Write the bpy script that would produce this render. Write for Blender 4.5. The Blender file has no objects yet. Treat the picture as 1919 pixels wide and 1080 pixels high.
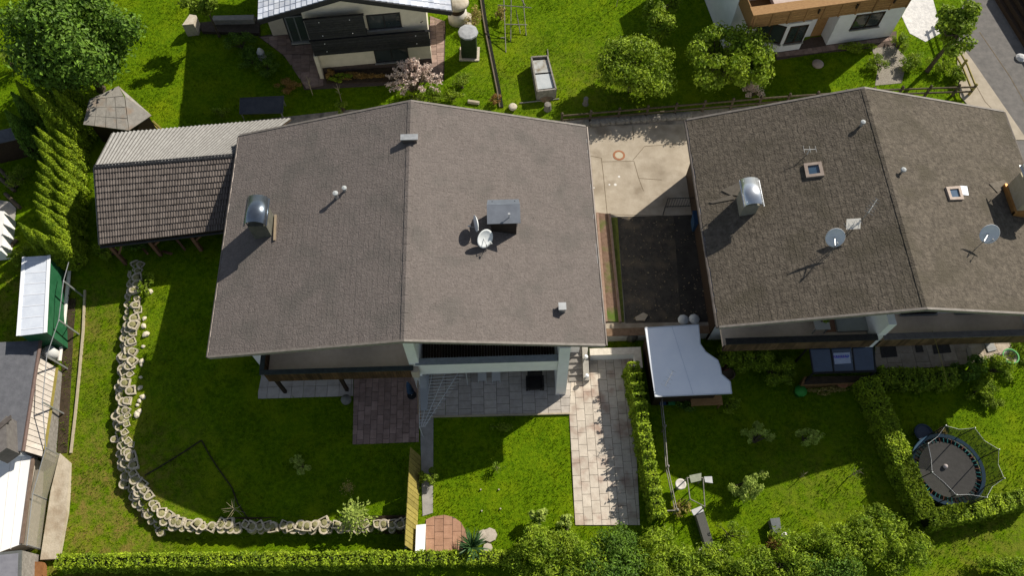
import bpy, math, random
import numpy as np
from mathutils import Vector, Matrix
random.seed(7); RN=np.random.default_rng(11)
S=bpy.context.scene; COL=S.collection
R=math.radians
# ---------------------------------------------------------------- camera, sky, sun
F_PX=1510.0; PIT=R(63.95); YAW=R(1.84); CAM_H=40.0
cd=bpy.data.cameras.new('camera'); cam=bpy.data.objects.new('camera',cd); COL.objects.link(cam)
cd.sensor_width=36.0; cd.lens=F_PX/1919*36.0; cd.clip_end=3000; cd.clip_start=.5
cam.location=(0,0,CAM_H); cam.rotation_euler=(math.pi/2-PIT,0,-YAW)
S.camera=cam
SUN_AZ,SUN_EL=51.0,37.0
w=bpy.data.worlds.new('World'); S.world=w; w.use_nodes=True
nt=w.node_tree; sky=nt.nodes.new('ShaderNodeTexSky'); sky.sky_type='NISHITA'; sky.sun_disc=False
sky.sun_elevation=R(SUN_EL); sky.sun_rotation=R(SUN_AZ); sky.altitude=700
hs=nt.nodes.new('ShaderNodeHueSaturation'); hs.inputs['Saturation'].default_value=.62; nt.links.new(sky.outputs[0],hs.inputs['Color']); nt.links.new(hs.outputs[0],nt.nodes['Background'].inputs[0]); nt.nodes['Background'].inputs[1].default_value=0.078
sl=bpy.data.lights.new('sun','SUN'); sl.energy=5.0; sl.angle=R(.5); sl.color=(1,.93,.82)
so=bpy.data.objects.new('sun',sl); COL.objects.link(so)
sd=Vector((math.sin(R(SUN_AZ))*math.cos(R(SUN_EL)),math.cos(R(SUN_AZ))*math.cos(R(SUN_EL)),math.sin(R(SUN_EL))))
so.rotation_euler=sd.to_track_quat('Z','Y').to_euler(); so.location=(0,0,60)
S.view_settings.view_transform='Standard'; S.view_settings.look='None'; S.view_settings.exposure=0.46; S.view_settings.gamma=1
S.render.engine='CYCLES'; S.cycles.max_bounces=6; S.cycles.transparent_max_bounces=24

# ---------------------------------------------------------------- survey helper: a point of the site at height z
_h=Vector((math.sin(YAW),math.cos(YAW),0)); _r=Vector((math.cos(YAW),-math.sin(YAW),0)); _z=Vector((0,0,1))
_f=_h*math.cos(PIT)-_z*math.sin(PIT); _u=_h*math.sin(PIT)+_z*math.cos(PIT)
def ray(x,y): return _f*F_PX+_r*(x-959.5)-_u*(y-540)
def P(x,y,z=0.0):
    d=ray(x,y); t=(z-CAM_H)/d.z; return Vector((d.x*t,d.y*t,z))
def PX(x,y,A,n):            # a point on the upright plane through A with normal n
    d=ray(x,y); o=Vector((0,0,CAM_H)); return o+d*((A-o).dot(n)/d.dot(n))

# ---------------------------------------------------------------- materials
MT={}
def mat(name,c1,c2=None,scale=3.0,rough=.85,bump=0.0,bscale=None,island=0.0,metal=0.0,detail=6,trans=0.0,alpha=1.0,spec=.2,c3=None,s3=.4,stretch=None):
    if name in MT: return MT[name]
    m=bpy.data.materials.new(name); m.use_nodes=True; t=m.node_tree; N=t.nodes; L=t.links
    b=N['Principled BSDF']; b.inputs['Roughness'].default_value=rough; b.inputs['Metallic'].default_value=metal
    b.inputs['Specular IOR Level'].default_value=spec
    g=N.new('ShaderNodeNewGeometry'); pos=g.outputs['Position']
    if stretch:
        mp=N.new('ShaderNodeMapping'); mp.inputs['Scale'].default_value=stretch; L.new(pos,mp.inputs[0]); pos=mp.outputs[0]
    col=None
    if c2:
        n=N.new('ShaderNodeTexNoise'); n.inputs['Scale'].default_value=scale; n.inputs['Detail'].default_value=detail; n.inputs['Roughness'].default_value=.65
        L.new(pos,n.inputs['Vector'])
        r=N.new('ShaderNodeMapRange'); r.inputs[1].default_value=.32; r.inputs[2].default_value=.68; L.new(n.outputs[0],r.inputs[0])
        mx=N.new('ShaderNodeMix'); mx.data_type='RGBA'; mx.inputs[6].default_value=(*c1,1); mx.inputs[7].default_value=(*c2,1)
        L.new(r.outputs[0],mx.inputs[0]); col=mx.outputs[2]
    else:
        rgb=N.new('ShaderNodeRGB'); rgb.outputs[0].default_value=(*c1,1); col=rgb.outputs[0]
    if c3:
        n=N.new('ShaderNodeTexNoise'); n.inputs['Scale'].default_value=s3; n.inputs['Detail'].default_value=5; L.new(pos,n.inputs['Vector'])
        r=N.new('ShaderNodeMapRange'); r.inputs[1].default_value=.5; r.inputs[2].default_value=.68; L.new(n.outputs[0],r.inputs[0])
        mx=N.new('ShaderNodeMix'); mx.data_type='RGBA'; mx.inputs[7].default_value=(*c3,1); L.new(col,mx.inputs[6]); L.new(r.outputs[0],mx.inputs[0]); col=mx.outputs[2]
    if island:
        oi=N.new('ShaderNodeObjectInfo'); ad=N.new('ShaderNodeMath'); ad.operation='ADD'
        L.new(oi.outputs['Random'],ad.inputs[0]); L.new(g.outputs['Random Per Island'],ad.inputs[1])
        fr=N.new('ShaderNodeMath'); fr.operation='FRACT'; L.new(ad.outputs[0],fr.inputs[0])
        mr=N.new('ShaderNodeMapRange'); mr.inputs[3].default_value=1-island; mr.inputs[4].default_value=1+island; L.new(fr.outputs[0],mr.inputs[0])
        mu=N.new('ShaderNodeMix'); mu.data_type='RGBA'; mu.blend_type='MULTIPLY'; mu.inputs[0].default_value=1; L.new(col,mu.inputs[6]); L.new(mr.outputs[0],mu.inputs[7]); col=mu.outputs[2]
    L.new(col,b.inputs['Base Color'])
    if bump:
        n=N.new('ShaderNodeTexNoise'); n.inputs['Scale'].default_value=bscale or scale*4; n.inputs['Detail'].default_value=5; L.new(pos,n.inputs['Vector'])
        bp=N.new('ShaderNodeBump'); bp.inputs['Strength'].default_value=bump; bp.inputs['Distance'].default_value=.05; L.new(n.outputs[0],bp.inputs['Height']); L.new(bp.outputs[0],b.inputs['Normal'])
    out=N['Material Output']
    if trans:
        td=N.new('ShaderNodeBsdfTranslucent'); L.new(col,td.inputs[0]); ms=N.new('ShaderNodeMixShader'); ms.inputs[0].default_value=trans
        L.new(b.outputs[0],ms.inputs[1]); L.new(td.outputs[0],ms.inputs[2]); L.new(ms.outputs[0],out.inputs[0])
    if alpha<1: b.inputs['Alpha'].default_value=alpha
    MT[name]=m; return m

# ---------------------------------------------------------------- mesh building
WP={}   # world base point of every object
class MB:
    def __init__(s): s.v=[]; s.f=[]
    def add(s,vs,fs):
        o=len(s.v); s.v+= [tuple(v) for v in vs]; s.f+=[tuple(i+o for i in f) for f in fs]; return s
    def hexa(s,b,t):        # bottom ring, top ring
        n=len(b); fs=[tuple(range(n-1,-1,-1)),tuple(range(n,2*n))]+[(i,(i+1)%n,n+(i+1)%n,n+i) for i in range(n)]
        return s.add(list(b)+list(t),fs)
    def box(s,x0,x1,y0,y1,z0,z1): return s.hexa([(x0,y0,z0),(x1,y0,z0),(x1,y1,z0),(x0,y1,z0)],[(x0,y0,z1),(x1,y0,z1),(x1,y1,z1),(x0,y1,z1)])
    def cbox(s,c,sx,sy,sz,rz=0):  # base centre c
        ca,sa=math.cos(rz),math.sin(rz); q=[(-sx/2,-sy/2),(sx/2,-sy/2),(sx/2,sy/2),(-sx/2,sy/2)]
        q=[(c[0]+x*ca-y*sa,c[1]+x*sa+y*ca) for x,y in q]
        return s.hexa([(x,y,c[2]) for x,y in q],[(x,y,c[2]+sz) for x,y in q])
    def prism(s,pts,z0,z1): 
        pts=[(p[0],p[1]) for p in pts]
        a=sum(pts[i][0]*pts[(i+1)%len(pts)][1]-pts[(i+1)%len(pts)][0]*pts[i][1] for i in range(len(pts)))
        if a<0: pts=pts[::-1]
        return s.hexa([(x,y,z0) for x,y in pts],[(x,y,z1) for x,y in pts])
    def plate(s,pts,th,n=None):   # polygon thickened along -normal
        pts=[Vector(p) for p in pts]
        if n is None:
            n=Vector((0,0,0))
            for i in range(len(pts)): n+=(pts[i]-pts[0]).cross(pts[(i+1)%len(pts)]-pts[0])
            n.normalize()
            if n.z<0: pts=pts[::-1]; n=-n
        return s.hexa([p-n*th for p in pts],pts)
    def bar(s,p,q,wd,ht=None):
        p,q=Vector(p),Vector(q); ht=ht or wd; d=(q-p).normalized(); a=d.cross(Vector((0,0,1)))
        if a.length<1e-3: a=Vector((1,0,0))
        a.normalize(); b=a.cross(d); a*=wd/2; b*=ht/2
        return s.hexa([p-a-b,p+a-b,p+a+b,p-a+b],[q-a-b,q+a-b,q+a+b,q-a+b])
    def tube(s,pts,r,n=6,r2=None):
        pts=[Vector(p) for p in pts]; k=len(pts); r2=r if r2 is None else r2; rings=[]
        for i,p in enumerate(pts):
            d=(pts[min(i+1,k-1)]-pts[max(i-1,0)]).normalized(); a=d.cross(Vector((.13,.21,.97))); 
            if a.length<1e-2: a=d.cross(Vector((1,0,0)))
            a.normalize(); b=d.cross(a); rr=r+(r2-r)*i/(k-1)
            rings.append([p+(a*math.cos(2*math.pi*j/n)+b*math.sin(2*math.pi*j/n))*rr for j in range(n)])
        vs=[v for q in rings for v in q]; fs=[]
        for i in range(k-1):
            for j in range(n): fs.append((i*n+j,i*n+(j+1)%n,(i+1)*n+(j+1)%n,(i+1)*n+j))
        fs.append(tuple(range(n-1,-1,-1))); fs.append(tuple((k-1)*n+j for j in range(n)))
        return s.add(vs,fs)
    def lathe(s,c,prof,n=16,M=None,ring=False):
        vs=[];k=len(prof)
        for r,z in prof:
            for j in range(n):
                v=Vector((r*math.cos(2*math.pi*j/n),r*math.sin(2*math.pi*j/n),z)); v=M@v if M else v; vs.append(v+Vector(c))
        fs=[(i*n+j,i*n+(j+1)%n,(i+1)*n+(j+1)%n,(i+1)*n+j) for i in range(k-1) for j in range(n)]
        if ring: fs+=[((k-1)*n+j,(k-1)*n+(j+1)%n,(j+1)%n,j) for j in range(n)]
        else: fs.append(tuple(range(n-1,-1,-1))); fs.append(tuple((k-1)*n+j for j in range(n)))
        return s.add(vs,fs)
    def build(s,name,m,parent=None,smooth=False):
        v=np.array(s.v,float); o=Vector(((v[:,0].min()+v[:,0].max())/2,(v[:,1].min()+v[:,1].max())/2,v[:,2].min()))
        me=bpy.data.meshes.new(name); me.from_pydata([tuple(Vector(a)-o) for a in s.v],[],s.f); me.materials.append(m)
        if smooth: me.polygons.foreach_set('use_smooth',[True]*len(me.polygons))
        return link(name,me,parent,o)
def link(name,data,parent,o,rot=None):
    ob=bpy.data.objects.new(name,data); COL.objects.link(ob); o=Vector(o); WP[ob.name]=o
    if parent: ob.parent=parent; ob.location=o-WP[parent.name]
    else: ob.location=o
    if rot is not None: ob.rotation_euler=rot
    return ob
def tag(o,label,cat,group=None):
    o['label']=label; o['category']=cat
    if group: o['group']=group
    return o
def thing(name,label,cat,loc,group=None): return tag(link(name,None,None,loc),label,cat,group)
def struct(name,mb,m,smooth=False): o=mb.build(name,m,None,smooth); o['kind']='structure'; return o
def solo(name,mb,m,label,cat,group=None,smooth=False): return tag(mb.build(name,m,None,smooth),label,cat,group)
ORD=['first','second','third','fourth','fifth','sixth','seventh','eighth','ninth','tenth','eleventh','twelfth','thirteenth','fourteenth','fifteenth','sixteenth','seventeenth','eighteenth','nineteenth','twentieth']
def fastmesh(name,V,Fq,m,parent,o):      # numpy quads/tris
    me=bpy.data.meshes.new(name); V=np.asarray(V,np.float32)-np.array(o,np.float32); Fq=np.asarray(Fq,np.int32); k=Fq.shape[1]
    me.vertices.add(len(V)); me.vertices.foreach_set('co',V.ravel()); me.loops.add(Fq.size); me.loops.foreach_set('vertex_index',Fq.ravel())
    me.polygons.add(len(Fq)); me.polygons.foreach_set('loop_start',np.arange(0,Fq.size,k,dtype=np.int32)); me.polygons.foreach_set('loop_total',np.full(len(Fq),k,np.int32))
    me.polygons.foreach_set('use_smooth',np.zeros(len(Fq),bool)); me.update(calc_edges=True); me.materials.append(m); return link(name,me,parent,o)
# ---------------------------------------------------------------- foliage
def leafmesh(pts,out,size,jit=.35,upb=.25,asp=.5,along=None):
    n=len(pts); out=out+RN.normal(0,.55,(n,3)); out[:,2]+=upb; out/=np.linalg.norm(out,axis=1)[:,None]+1e-9
    a=RN.normal(0,1,(n,3)) if along is None else along+RN.normal(0,.35,(n,3))
    a-=out*(a*out).sum(1)[:,None]; a/=np.linalg.norm(a,axis=1)[:,None]+1e-9; b=np.cross(out,a)
    s=(size*(1+RN.uniform(-jit,jit,n)))[:,None]
    V=np.stack([pts-a*s*.5,pts+b*s*asp*.5+out*s*.10,pts+a*s*.5,pts-b*s*asp*.5+out*s*.10],1).reshape(-1,3)
    return V,np.arange(4*n).reshape(n,4)
def clump_points(cl,n):
    pts=[];outs=[];vol=np.array([c[1][0]*c[1][1]+c[1][0]*c[1][2] for c in cl]); cnt=(n*vol/vol.sum()).astype(int)
    for (c,r),k in zip(cl,cnt):
        d=RN.normal(0,1,(k,3)); d/=np.linalg.norm(d,axis=1)[:,None]; rad=RN.uniform(0,1,k)**.33*(1+RN.normal(0,.12,k))
        low=d[:,2]<-.3; rad[low]*=.85
        pts.append(np.array(c)+d*rad[:,None]*np.array(r)); outs.append(d)
    return np.concatenate(pts),np.concatenate(outs)
LEAF=dict(
 dark=mat('leaf_dark',(.055,.125,.014),(.16,.27,.026),1.5,.55,island=.5,trans=.3),
 mid=mat('leaf_mid',(.11,.20,.012),(.34,.44,.028),1.5,.55,island=.45,trans=.35),
 lime=mat('leaf_lime',(.13,.22,.014),(.26,.34,.03),1.5,.55,island=.35,trans=.4),
 thuja=mat('leaf_thuja',(.12,.20,.009),(.34,.44,.02),2.0,.6,island=.45,trans=.25),
 pale=mat('leaf_pale',(.24,.34,.05),(.42,.5,.11),2,.6,island=.35,trans=.35),
 pink=mat('blossom_pink',(.55,.40,.34),(.78,.68,.60),3,.7,island=.25,trans=.3),
 rust=mat('leaf_rust',(.22,.12,.03),(.38,.25,.08),3,.7,island=.3,trans=.3),
 straw=mat('leaf_straw',(.28,.22,.06),(.45,.38,.12),3,.7,island=.3,trans=.3))
BARK=mat('bark',(.06,.045,.03),(.12,.095,.07),6,.95,bump=.4)
SHADE_CORE=mat('shaded_twigs',(.02,.03,.01),(.035,.04,.015),5,1)  # core colour darkened to hold the shade inside the hedge
def tree(name,label,base,h,rad,n,leaf,size,trunk=.16,nclump=16,fill=.62,cat='tree',group=None,squash=.75,z0=.35,lean=(0,0),open_=.34,asp=.55):
    base=Vector(base); t=thing(name,label,cat,base,group); rx,ry=(rad if isinstance(rad,tuple) else (rad,rad))
    cz=h*(z0+1)/2; hz=h*(1-z0)/2; cl=[]; cen=base+Vector((lean[0],lean[1],cz))
    for i in range(nclump):
        while 1:
            d=np.random.default_rng(i*77+len(label)*13+len(cl)+random.randrange(10**6)).uniform(-1,1,3)
            if .25<np.linalg.norm(d)<1: break
        q=random.uniform(.6,1.15)
        cl.append(((cen.x+d[0]*rx*fill*1.05,cen.y+d[1]*ry*fill*1.05,cen.z+d[2]*hz*fill),(rx*open_*q,ry*open_*q,hz*open_*1.2*q*squash+.1)))
    mb=MB(); top=cen+Vector((0,0,hz*.3))
    mid=base+Vector((lean[0]*.5,lean[1]*.5,h*z0))
    mb.tube([base,base+Vector((0,0,h*.08)),mid,top],trunk,7,trunk*.3)
    for c,r in cl:
        s0=mid.lerp(top,random.uniform(-.2,.7)); e=Vector(c); k=s0.lerp(e,.5)+Vector((0,0,-.08*h*random.random()))
        mb.tube([s0,k,e],trunk*.38,5,trunk*.08)
    mb.build('trunk',BARK,t)
    p,o=clump_points(cl,n); p[:,2]=np.maximum(p[:,2],base.z+.06); V,Fq=leafmesh(p,o,size,asp=asp)
    fastmesh('crown',V,Fq,LEAF[leaf],t,cen-Vector((0,0,hz))); return t
def shrub(name,label,base,rx,ry,h,n,leaf,size,cat='shrub',group=None,ncl=7,asp=.5,stems=5,sparse=False):
    base=Vector(base); t=thing(name,label,cat,base,group); cl=[]; mb=MB()
    ncl=max(ncl,6)
    for i in range(ncl):
        a=random.uniform(0,6.283); k=math.sqrt(random.random())*.86 if i else 0
        q=random.uniform(.2,.4)*(.7 if sparse else 1); top=h*(1-.45*k*k); zc=top*random.uniform(.5,.86)
        cl.append(((base.x+math.cos(a)*k*rx,base.y+math.sin(a)*k*ry,base.z+zc),(rx*q,ry*q,h*random.uniform(.14,.3))))
        if i<stems+4: mb.tube([base+Vector((random.uniform(-.05,.05),random.uniform(-.05,.05),0)),base.lerp(Vector(cl[-1][0]),.5)+Vector((0,0,.1*h)),cl[-1][0]],.03*h+.008,5,.008)
    mb.build('stems',BARK,t); p,o=clump_points(cl,n); p[:,2]=np.maximum(p[:,2],base.z+.03); V,Fq=leafmesh(p,o,size,asp=asp)
    fastmesh('foliage',V,Fq,LEAF[leaf],t,base); return t
def thuja(name,label,base,h,r,n,leaf='thuja',size=.22,group=None,cat='conifer'):
    base=Vector(base); t=thing(name,label,cat,base,group)
    mb=MB().tube([base,base+Vector((0,0,h*.55))],.07,6,.03); mb.build('trunk',BARK,t)
    u=RN.uniform(0,1,n)**.85; a=RN.uniform(0,2*np.pi,n); fl=1+.10*np.sin(a*4+u*7)+RN.normal(0,.06,n)
    rr=r*np.minimum(1,(1-u)*1.25)**.85*fl*np.minimum(1,.72+u*2.2)*RN.uniform(.62,1,n)**.5; z=.05+u*h*.97
    d=np.stack([np.cos(a),np.sin(a),np.zeros(n)],1); p=np.array(base)+d*rr[:,None]; p[:,2]+=z
    V,Fq=leafmesh(p,d+np.array([0,0,.15]),size,asp=.42,along=np.array([0,0,1.])+d*.45); fastmesh('foliage',V,Fq,LEAF[leaf],t,base); return t
def hedge(name,label,line,width,h,dens,leaf='thuja',size=.2,z0=0,bump=.12,tips=0,group=None):
    """line: world points; foliage shell round a twiggy core coloured shade-dark"""
    L=[Vector((p[0],p[1],z0)) for p in line]; o=L[0]; t=thing(name,label,'hedge',o,group); core=MB(); Vs=[];Fs=[];off=0
    for p,q in zip(L,L[1:]):
        d=(q-p); ln=d.length; d.normalize(); a=Vector((-d.y,d.x,0)); core.hexa([p-a*width*.3,q-a*width*.3,q+a*width*.3,p+a*width*.3],[v+Vector((0,0,h*.82)) for v in (p-a*width*.3,q-a*width*.3,q+a*width*.3,p+a*width*.3)])
        n=int(dens*ln); s=RN.uniform(-.15,ln+.15,n); face=RN.uniform(0,1,n); ph=face*(2*h+width); 
        x=np.where(ph<h,-width/2,np.where(ph<h+width,ph-h-width/2,width/2)); z=np.where(ph<h,ph,np.where(ph<h+width,h,2*h+width-ph))
        nx=np.where(ph<h,-1.,np.where(ph<h+width,0.,1.)); nz=np.where((ph>=h)&(ph<h+width),1.,.1)
        wob=bump*(np.sin(s*5.3+1)*.5+np.sin(s*12.1)*.5)+RN.normal(0,bump*.6,n); x=x+nx*wob; z=np.maximum(.04,z+(nz>.5)*(wob+ (tips*np.maximum(0,np.cos(s*2*np.pi/.55))**2 if tips else 0))+ (nz<.5)*0)
        sh=np.where(nz<.5,1-.25*(z/h)**3,1.); x*=sh
        A=np.array([a.x,a.y,0]);D=np.array([d.x,d.y,0]); p0=np.array(p)
        pts=p0+D*s[:,None]+A*x[:,None]; pts[:,2]+=z; out=A*nx[:,None]; out[:,2]=nz
        V,Fq=leafmesh(pts,out,size,asp=.5,along=np.array([0,0,.6])+out*.6); Vs.append(V);Fs.append(Fq+off);off+=len(V)
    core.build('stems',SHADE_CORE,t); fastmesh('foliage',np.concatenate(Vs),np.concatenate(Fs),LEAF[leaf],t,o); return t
# ---------------------------------------------------------------- pieces
def clip(poly,a,b):          # keep left of a->b (2D)
    o=[]
    for i in range(len(poly)):
        p,q=poly[i],poly[(i+1)%len(poly)]; f=lambda r:(b[0]-a[0])*(r[1]-a[1])-(b[1]-a[1])*(r[0]-a[0])
        fp,fq=f(p),f(q)
        if fp>=0:o.append(p)
        if fp*fq<0: k=fp/(fp-fq); o.append((p[0]+(q[0]-p[0])*k,p[1]+(q[1]-p[1])*k))
    return o
def paving(parent,region,z,wd,ln,m,ang=0,gap=.018,th=.05,name='paving_slab',bond=.5,jz=.008,off=(0,0)):
    """running-bond slabs clipped to a convex region"""
    pts=[(p[0],p[1]) for p in region]; ar=sum(pts[i][0]*pts[(i+1)%len(pts)][1]-pts[(i+1)%len(pts)][0]*pts[i][1] for i in range(len(pts)))
    if ar<0: pts=pts[::-1]
    ca,sa=math.cos(ang),math.sin(ang); loc=[(x*ca+y*sa,-x*sa+y*ca) for x,y in pts]
    x0=min(p[0] for p in loc)+off[0];x1=max(p[0] for p in loc);y0=min(p[1] for p in loc)+off[1];y1=max(p[1] for p in loc); k=0;c=0
    x=x0
    while x<x1:
        y=y0-ln+(ln*bond if c%2 else 0)
        while y<y1:
            q=[(x+gap/2,y+gap/2),(x+wd-gap/2,y+gap/2),(x+wd-gap/2,y+ln-gap/2),(x+gap/2,y+ln-gap/2)]
            for i in range(len(loc)): 
                if len(q)>2: q=clip(q,loc[i],loc[(i+1)%len(loc)])
            if len(q)>2:
                a2=abs(sum(q[i][0]*q[(i+1)%len(q)][1]-q[(i+1)%len(q)][0]*q[i][1] for i in range(len(q))))/2
                if a2>.012:
                    MB().prism([(a*ca-b*sa,a*sa+b*ca) for a,b in q],z,z+th+random.uniform(-jz,jz)).build(name,m,parent); k+=1
            y+=ln
        x+=wd;c+=1
    return k
def piece_mesh(name,wx,wy,th,m,lip=.0):
    me=bpy.data.meshes.new(name); mb=MB(); b=.012
    mb.hexa([(-wx/2,-wy/2,0),(wx/2,-wy/2,0),(wx/2,wy/2,0),(-wx/2,wy/2,0)],[(-wx/2+b,-wy/2+b,th),(wx/2-b,-wy/2+b,th+lip*0),(wx/2-b,wy/2-b,th),(-wx/2+b,wy/2-b,th)])
    me.from_pydata(mb.v,[],mb.f); me.materials.append(m); return me
def scatter_pieces(parent,mats,name,mesh,m,cap=300,stuff='remaining_pieces'):
    """mats: world matrices; the nearest ones to the viewer become objects, the rest one part"""
    cp=Vector((0,0,CAM_H)); mats=sorted(mats,key=lambda M:(M.translation-cp).length); W=WP[parent.name]
    for M in mats[:cap]:
        o=bpy.data.objects.new(name,mesh); COL.objects.link(o); o.parent=parent; N=M.copy(); N.translation=M.translation-W; o.matrix_basis=N; WP[o.name]=M.translation.copy()
    rest=mats[cap:]
    if rest:
        v=np.array([tuple(a.co) for a in mesh.vertices]); k=len(v); fs=[tuple(p.vertices) for p in mesh.polygons]
        V=np.concatenate([(v@np.array(M.to_3x3()).T)+np.array(M.translation) for M in rest]); Fq=np.array(fs)
        Fq=np.concatenate([Fq+i*k for i in range(len(rest))]); ob=fastmesh(stuff,V,Fq,m,parent,tuple(W)); ob['kind']='stuff'
# ================================================================ terrain
YARD=.85; LOW=-.5
wall_px=[(252,490),(247,560),(237,640),(230,720),(226,790),(231,850),(246,900),(274,950),(308,986),(400,990),(520,990),(640,988),(772,986)]
sm=lambda t:np.clip(t,0,1)**2*(3-2*np.clip(t,0,1))
def ramp(x,y):            # the left garden climbs to the north
    x=np.asarray(x,float);y=np.asarray(y,float); east=sm((y-16.35)/.3); k=sm((x+14.7)/2.5)
    west=np.where(y<21,np.clip((y-10.5)*.12,-.2,1.25),1.25+(YARD-1.25)*sm((y-21)/6)); return west*(1-k)+YARD*east*k-np.clip((11-y)*.1,0,.35)*k*sm((-4.6-x)/.3)
def wallpt(px,py):
    z=0.0
    for _ in range(5): q=P(px,py,z); z=float(ramp(np.array([q.x]),np.array([q.y]))[0])
    return P(px,py,z)
wall_w=[wallpt(x,y) for x,y in wall_px]
OUT=[(-60,-10),(-60,30)]+[tuple(P(150,150,0).xy),tuple(P(168,300,0).xy),tuple(P(200,440,0).xy)]+[tuple(p.xy) for p in wall_w]+[tuple((wall_w[-1]).xy+Vector((.1,-3))),(-4.3,-10)]
def pip(x,y,poly):
    ins=np.zeros(x.shape,bool); d=np.full(x.shape,1e9)
    for i in range(len(poly)):
        (ax,ay),(bx,by)=poly[i],poly[(i+1)%len(poly)]
        c=((ay>y)!=(by>y)); xi=(bx-ax)*(y-ay)/((by-ay) if by!=ay else 1e-9)+ax; ins^=c&(x<xi)
        t=np.clip(((x-ax)*(bx-ax)+(y-ay)*(by-ay))/((bx-ax)**2+(by-ay)**2),0,1); d=np.minimum(d,np.hypot(x-ax-t*(bx-ax),y-ay-t*(by-ay)))
    return ins,d
def hgt(x,y):
    x=np.asarray(x,float);y=np.asarray(y,float); ins,d=pip(x,y,OUT)
    return ramp(x,y)+LOW*np.where(ins,sm(d/.45),0)*(1-.6*sm((y-24)/6))
def H1(x,y): return float(hgt(np.array([x]),np.array([y]))[0])
def G(px,py):
    z=0.0
    for _ in range(4): p=P(px,py,z); z=H1(p.x,p.y)
    return P(px,py,z)
def axis(a,b,st,far): return np.concatenate([[-far,-far*.4,a-25,a-8],np.arange(a,b+st/2,st),[b+8,b+25,far*.4,far]])
gx=axis(-36,38,.25,600);gy=axis(1,46,.25,600); X,Y=np.meshgrid(gx,gy); Zg=hgt(X,Y)
Zg+=(np.sin(X*.9+1.3)*np.cos(Y*.7)*.02+np.sin(X*2.3)*np.sin(Y*1.9)*.008)*((Zg<.01)&(Zg>-.01))
Vg=np.stack([X.ravel(),Y.ravel(),Zg.ravel()],1); nx=len(gx); ii=np.arange((len(gy)-1)*nx).reshape(-1,nx)[:,:-1].ravel()
Fg=np.stack([ii,ii+1,ii+nx+1,ii+nx],1)
def grass_material():
    m=bpy.data.materials.new('grass'); m.use_nodes=True; t=m.node_tree;N=t.nodes;L=t.links;b=N['Principled BSDF']; b.inputs['Roughness'].default_value=.9; b.inputs['Specular IOR Level'].default_value=.03
    g=N.new('ShaderNodeNewGeometry')
    def noise(s,d=5,lo=.35,hi=.65):
        n=N.new('ShaderNodeTexNoise');n.inputs['Scale'].default_value=s;n.inputs['Detail'].default_value=d;n.inputs['Roughness'].default_value=.7;L.new(g.outputs['Position'],n.inputs['Vector'])
        r=N.new('ShaderNodeMapRange');r.inputs[1].default_value=lo;r.inputs[2].default_value=hi;L.new(n.outputs[0],r.inputs[0]);return r.outputs[0]
    def mix(f,a,c):
        x=N.new('ShaderNodeMix');x.data_type='RGBA';L.new(f,x.inputs[0])
        if isinstance(a,tuple):x.inputs[6].default_value=(*a,1)
        else:L.new(a,x.inputs[6])
        x.inputs[7].default_value=(*c,1);return x.outputs[2]
    c=mix(noise(4.5),(.050,.108,.0015),(.120,.200,.003)); c=mix(noise(.45,4,.48,.7),c,(.155,.215,.004)); c=mix(noise(1.3,5,.55,.72),c,(.040,.092,.002)); c=mix(noise(14,3,.55,.8),c,(.16,.22,.008))
    at=N.new('ShaderNodeAttribute');at.attribute_name='dry'; mu=N.new('ShaderNodeMath');mu.operation='MULTIPLY';L.new(at.outputs['Fac'],mu.inputs[0]);L.new(noise(1.7,6,.4,.62),mu.inputs[1])
    c=mix(mu.outputs[0],c,(.19,.15,.035)); L.new(c,b.inputs['Base Color'])
    n=N.new('ShaderNodeTexNoise');n.inputs['Scale'].default_value=11;n.inputs['Detail'].default_value=6;n.inputs['Roughness'].default_value=.7;L.new(g.outputs['Position'],n.inputs['Vector'])
    bp=N.new('ShaderNodeBump');bp.inputs['Strength'].default_value=.8;bp.inputs['Distance'].default_value=.09;L.new(n.outputs[0],bp.inputs['Height']);L.new(bp.outputs[0],b.inputs['Normal']); return m
GRASS=grass_material()
gr=fastmesh('ground',Vg,Fg,GRASS,None,(0,0,0)); gr['kind']='structure'; gr.data.polygons.foreach_set('use_smooth',[True]*len(gr.data.polygons))
dry=np.zeros(len(Vg))
for px,py,rad,amt in ((190,930,4,.9),(165,985,3,.8),(140,640,2.0,.6),(200,600,3,.35),(1000,150,4,.25),(1150,150,3,.3),(1520,900,3,.3),(1840,1030,4,.5),(20,560,3,.6)):
    p=G(px,py); dry+=amt*np.exp(-((Vg[:,0]-p.x)**2+(Vg[:,1]-p.y)**2)/rad**2)
at=gr.data.attributes.new('dry','FLOAT','POINT'); at.data.foreach_set('value',np.clip(dry,0,1).astype(np.float32))
EXCL=[]
def sheet(name,px,z,m,th=.06,kind='structure',parent=None):
    pts=[P(x,y,z) for x,y in px]; EXCL.append([tuple(p.xy) for p in pts]); o=MB().prism(pts,z-th,z).build(name,m,parent)
    if not parent: o['kind']=kind
    return o
CONC=mat('concrete',(.29,.245,.185),(.385,.335,.265),1.3,.9,bump=.15,bscale=9,c3=(.23,.19,.14),s3=.8)
CONC2=mat('concrete_grey',(.22,.21,.19),(.33,.31,.28),2,.9,bump=.2)
ASPH=mat('asphalt',(.11,.105,.10),(.16,.15,.14),2.5,.95,bump=.25,bscale=40)
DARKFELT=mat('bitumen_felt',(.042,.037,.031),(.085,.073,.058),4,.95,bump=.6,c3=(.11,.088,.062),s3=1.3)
SOIL=mat('soil',(.035,.025,.016),(.07,.05,.03),4,1,bump=.5)
GRAV=mat('gravel',(.16,.14,.11),(.34,.31,.26),14,.95,bump=.6,bscale=30)
yard=sheet('yard',[(1088,236),(1310,232),(1318,420),(1354,616),(1130,616),(1112,420)],YARD+.03,CONC,.3)
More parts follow.
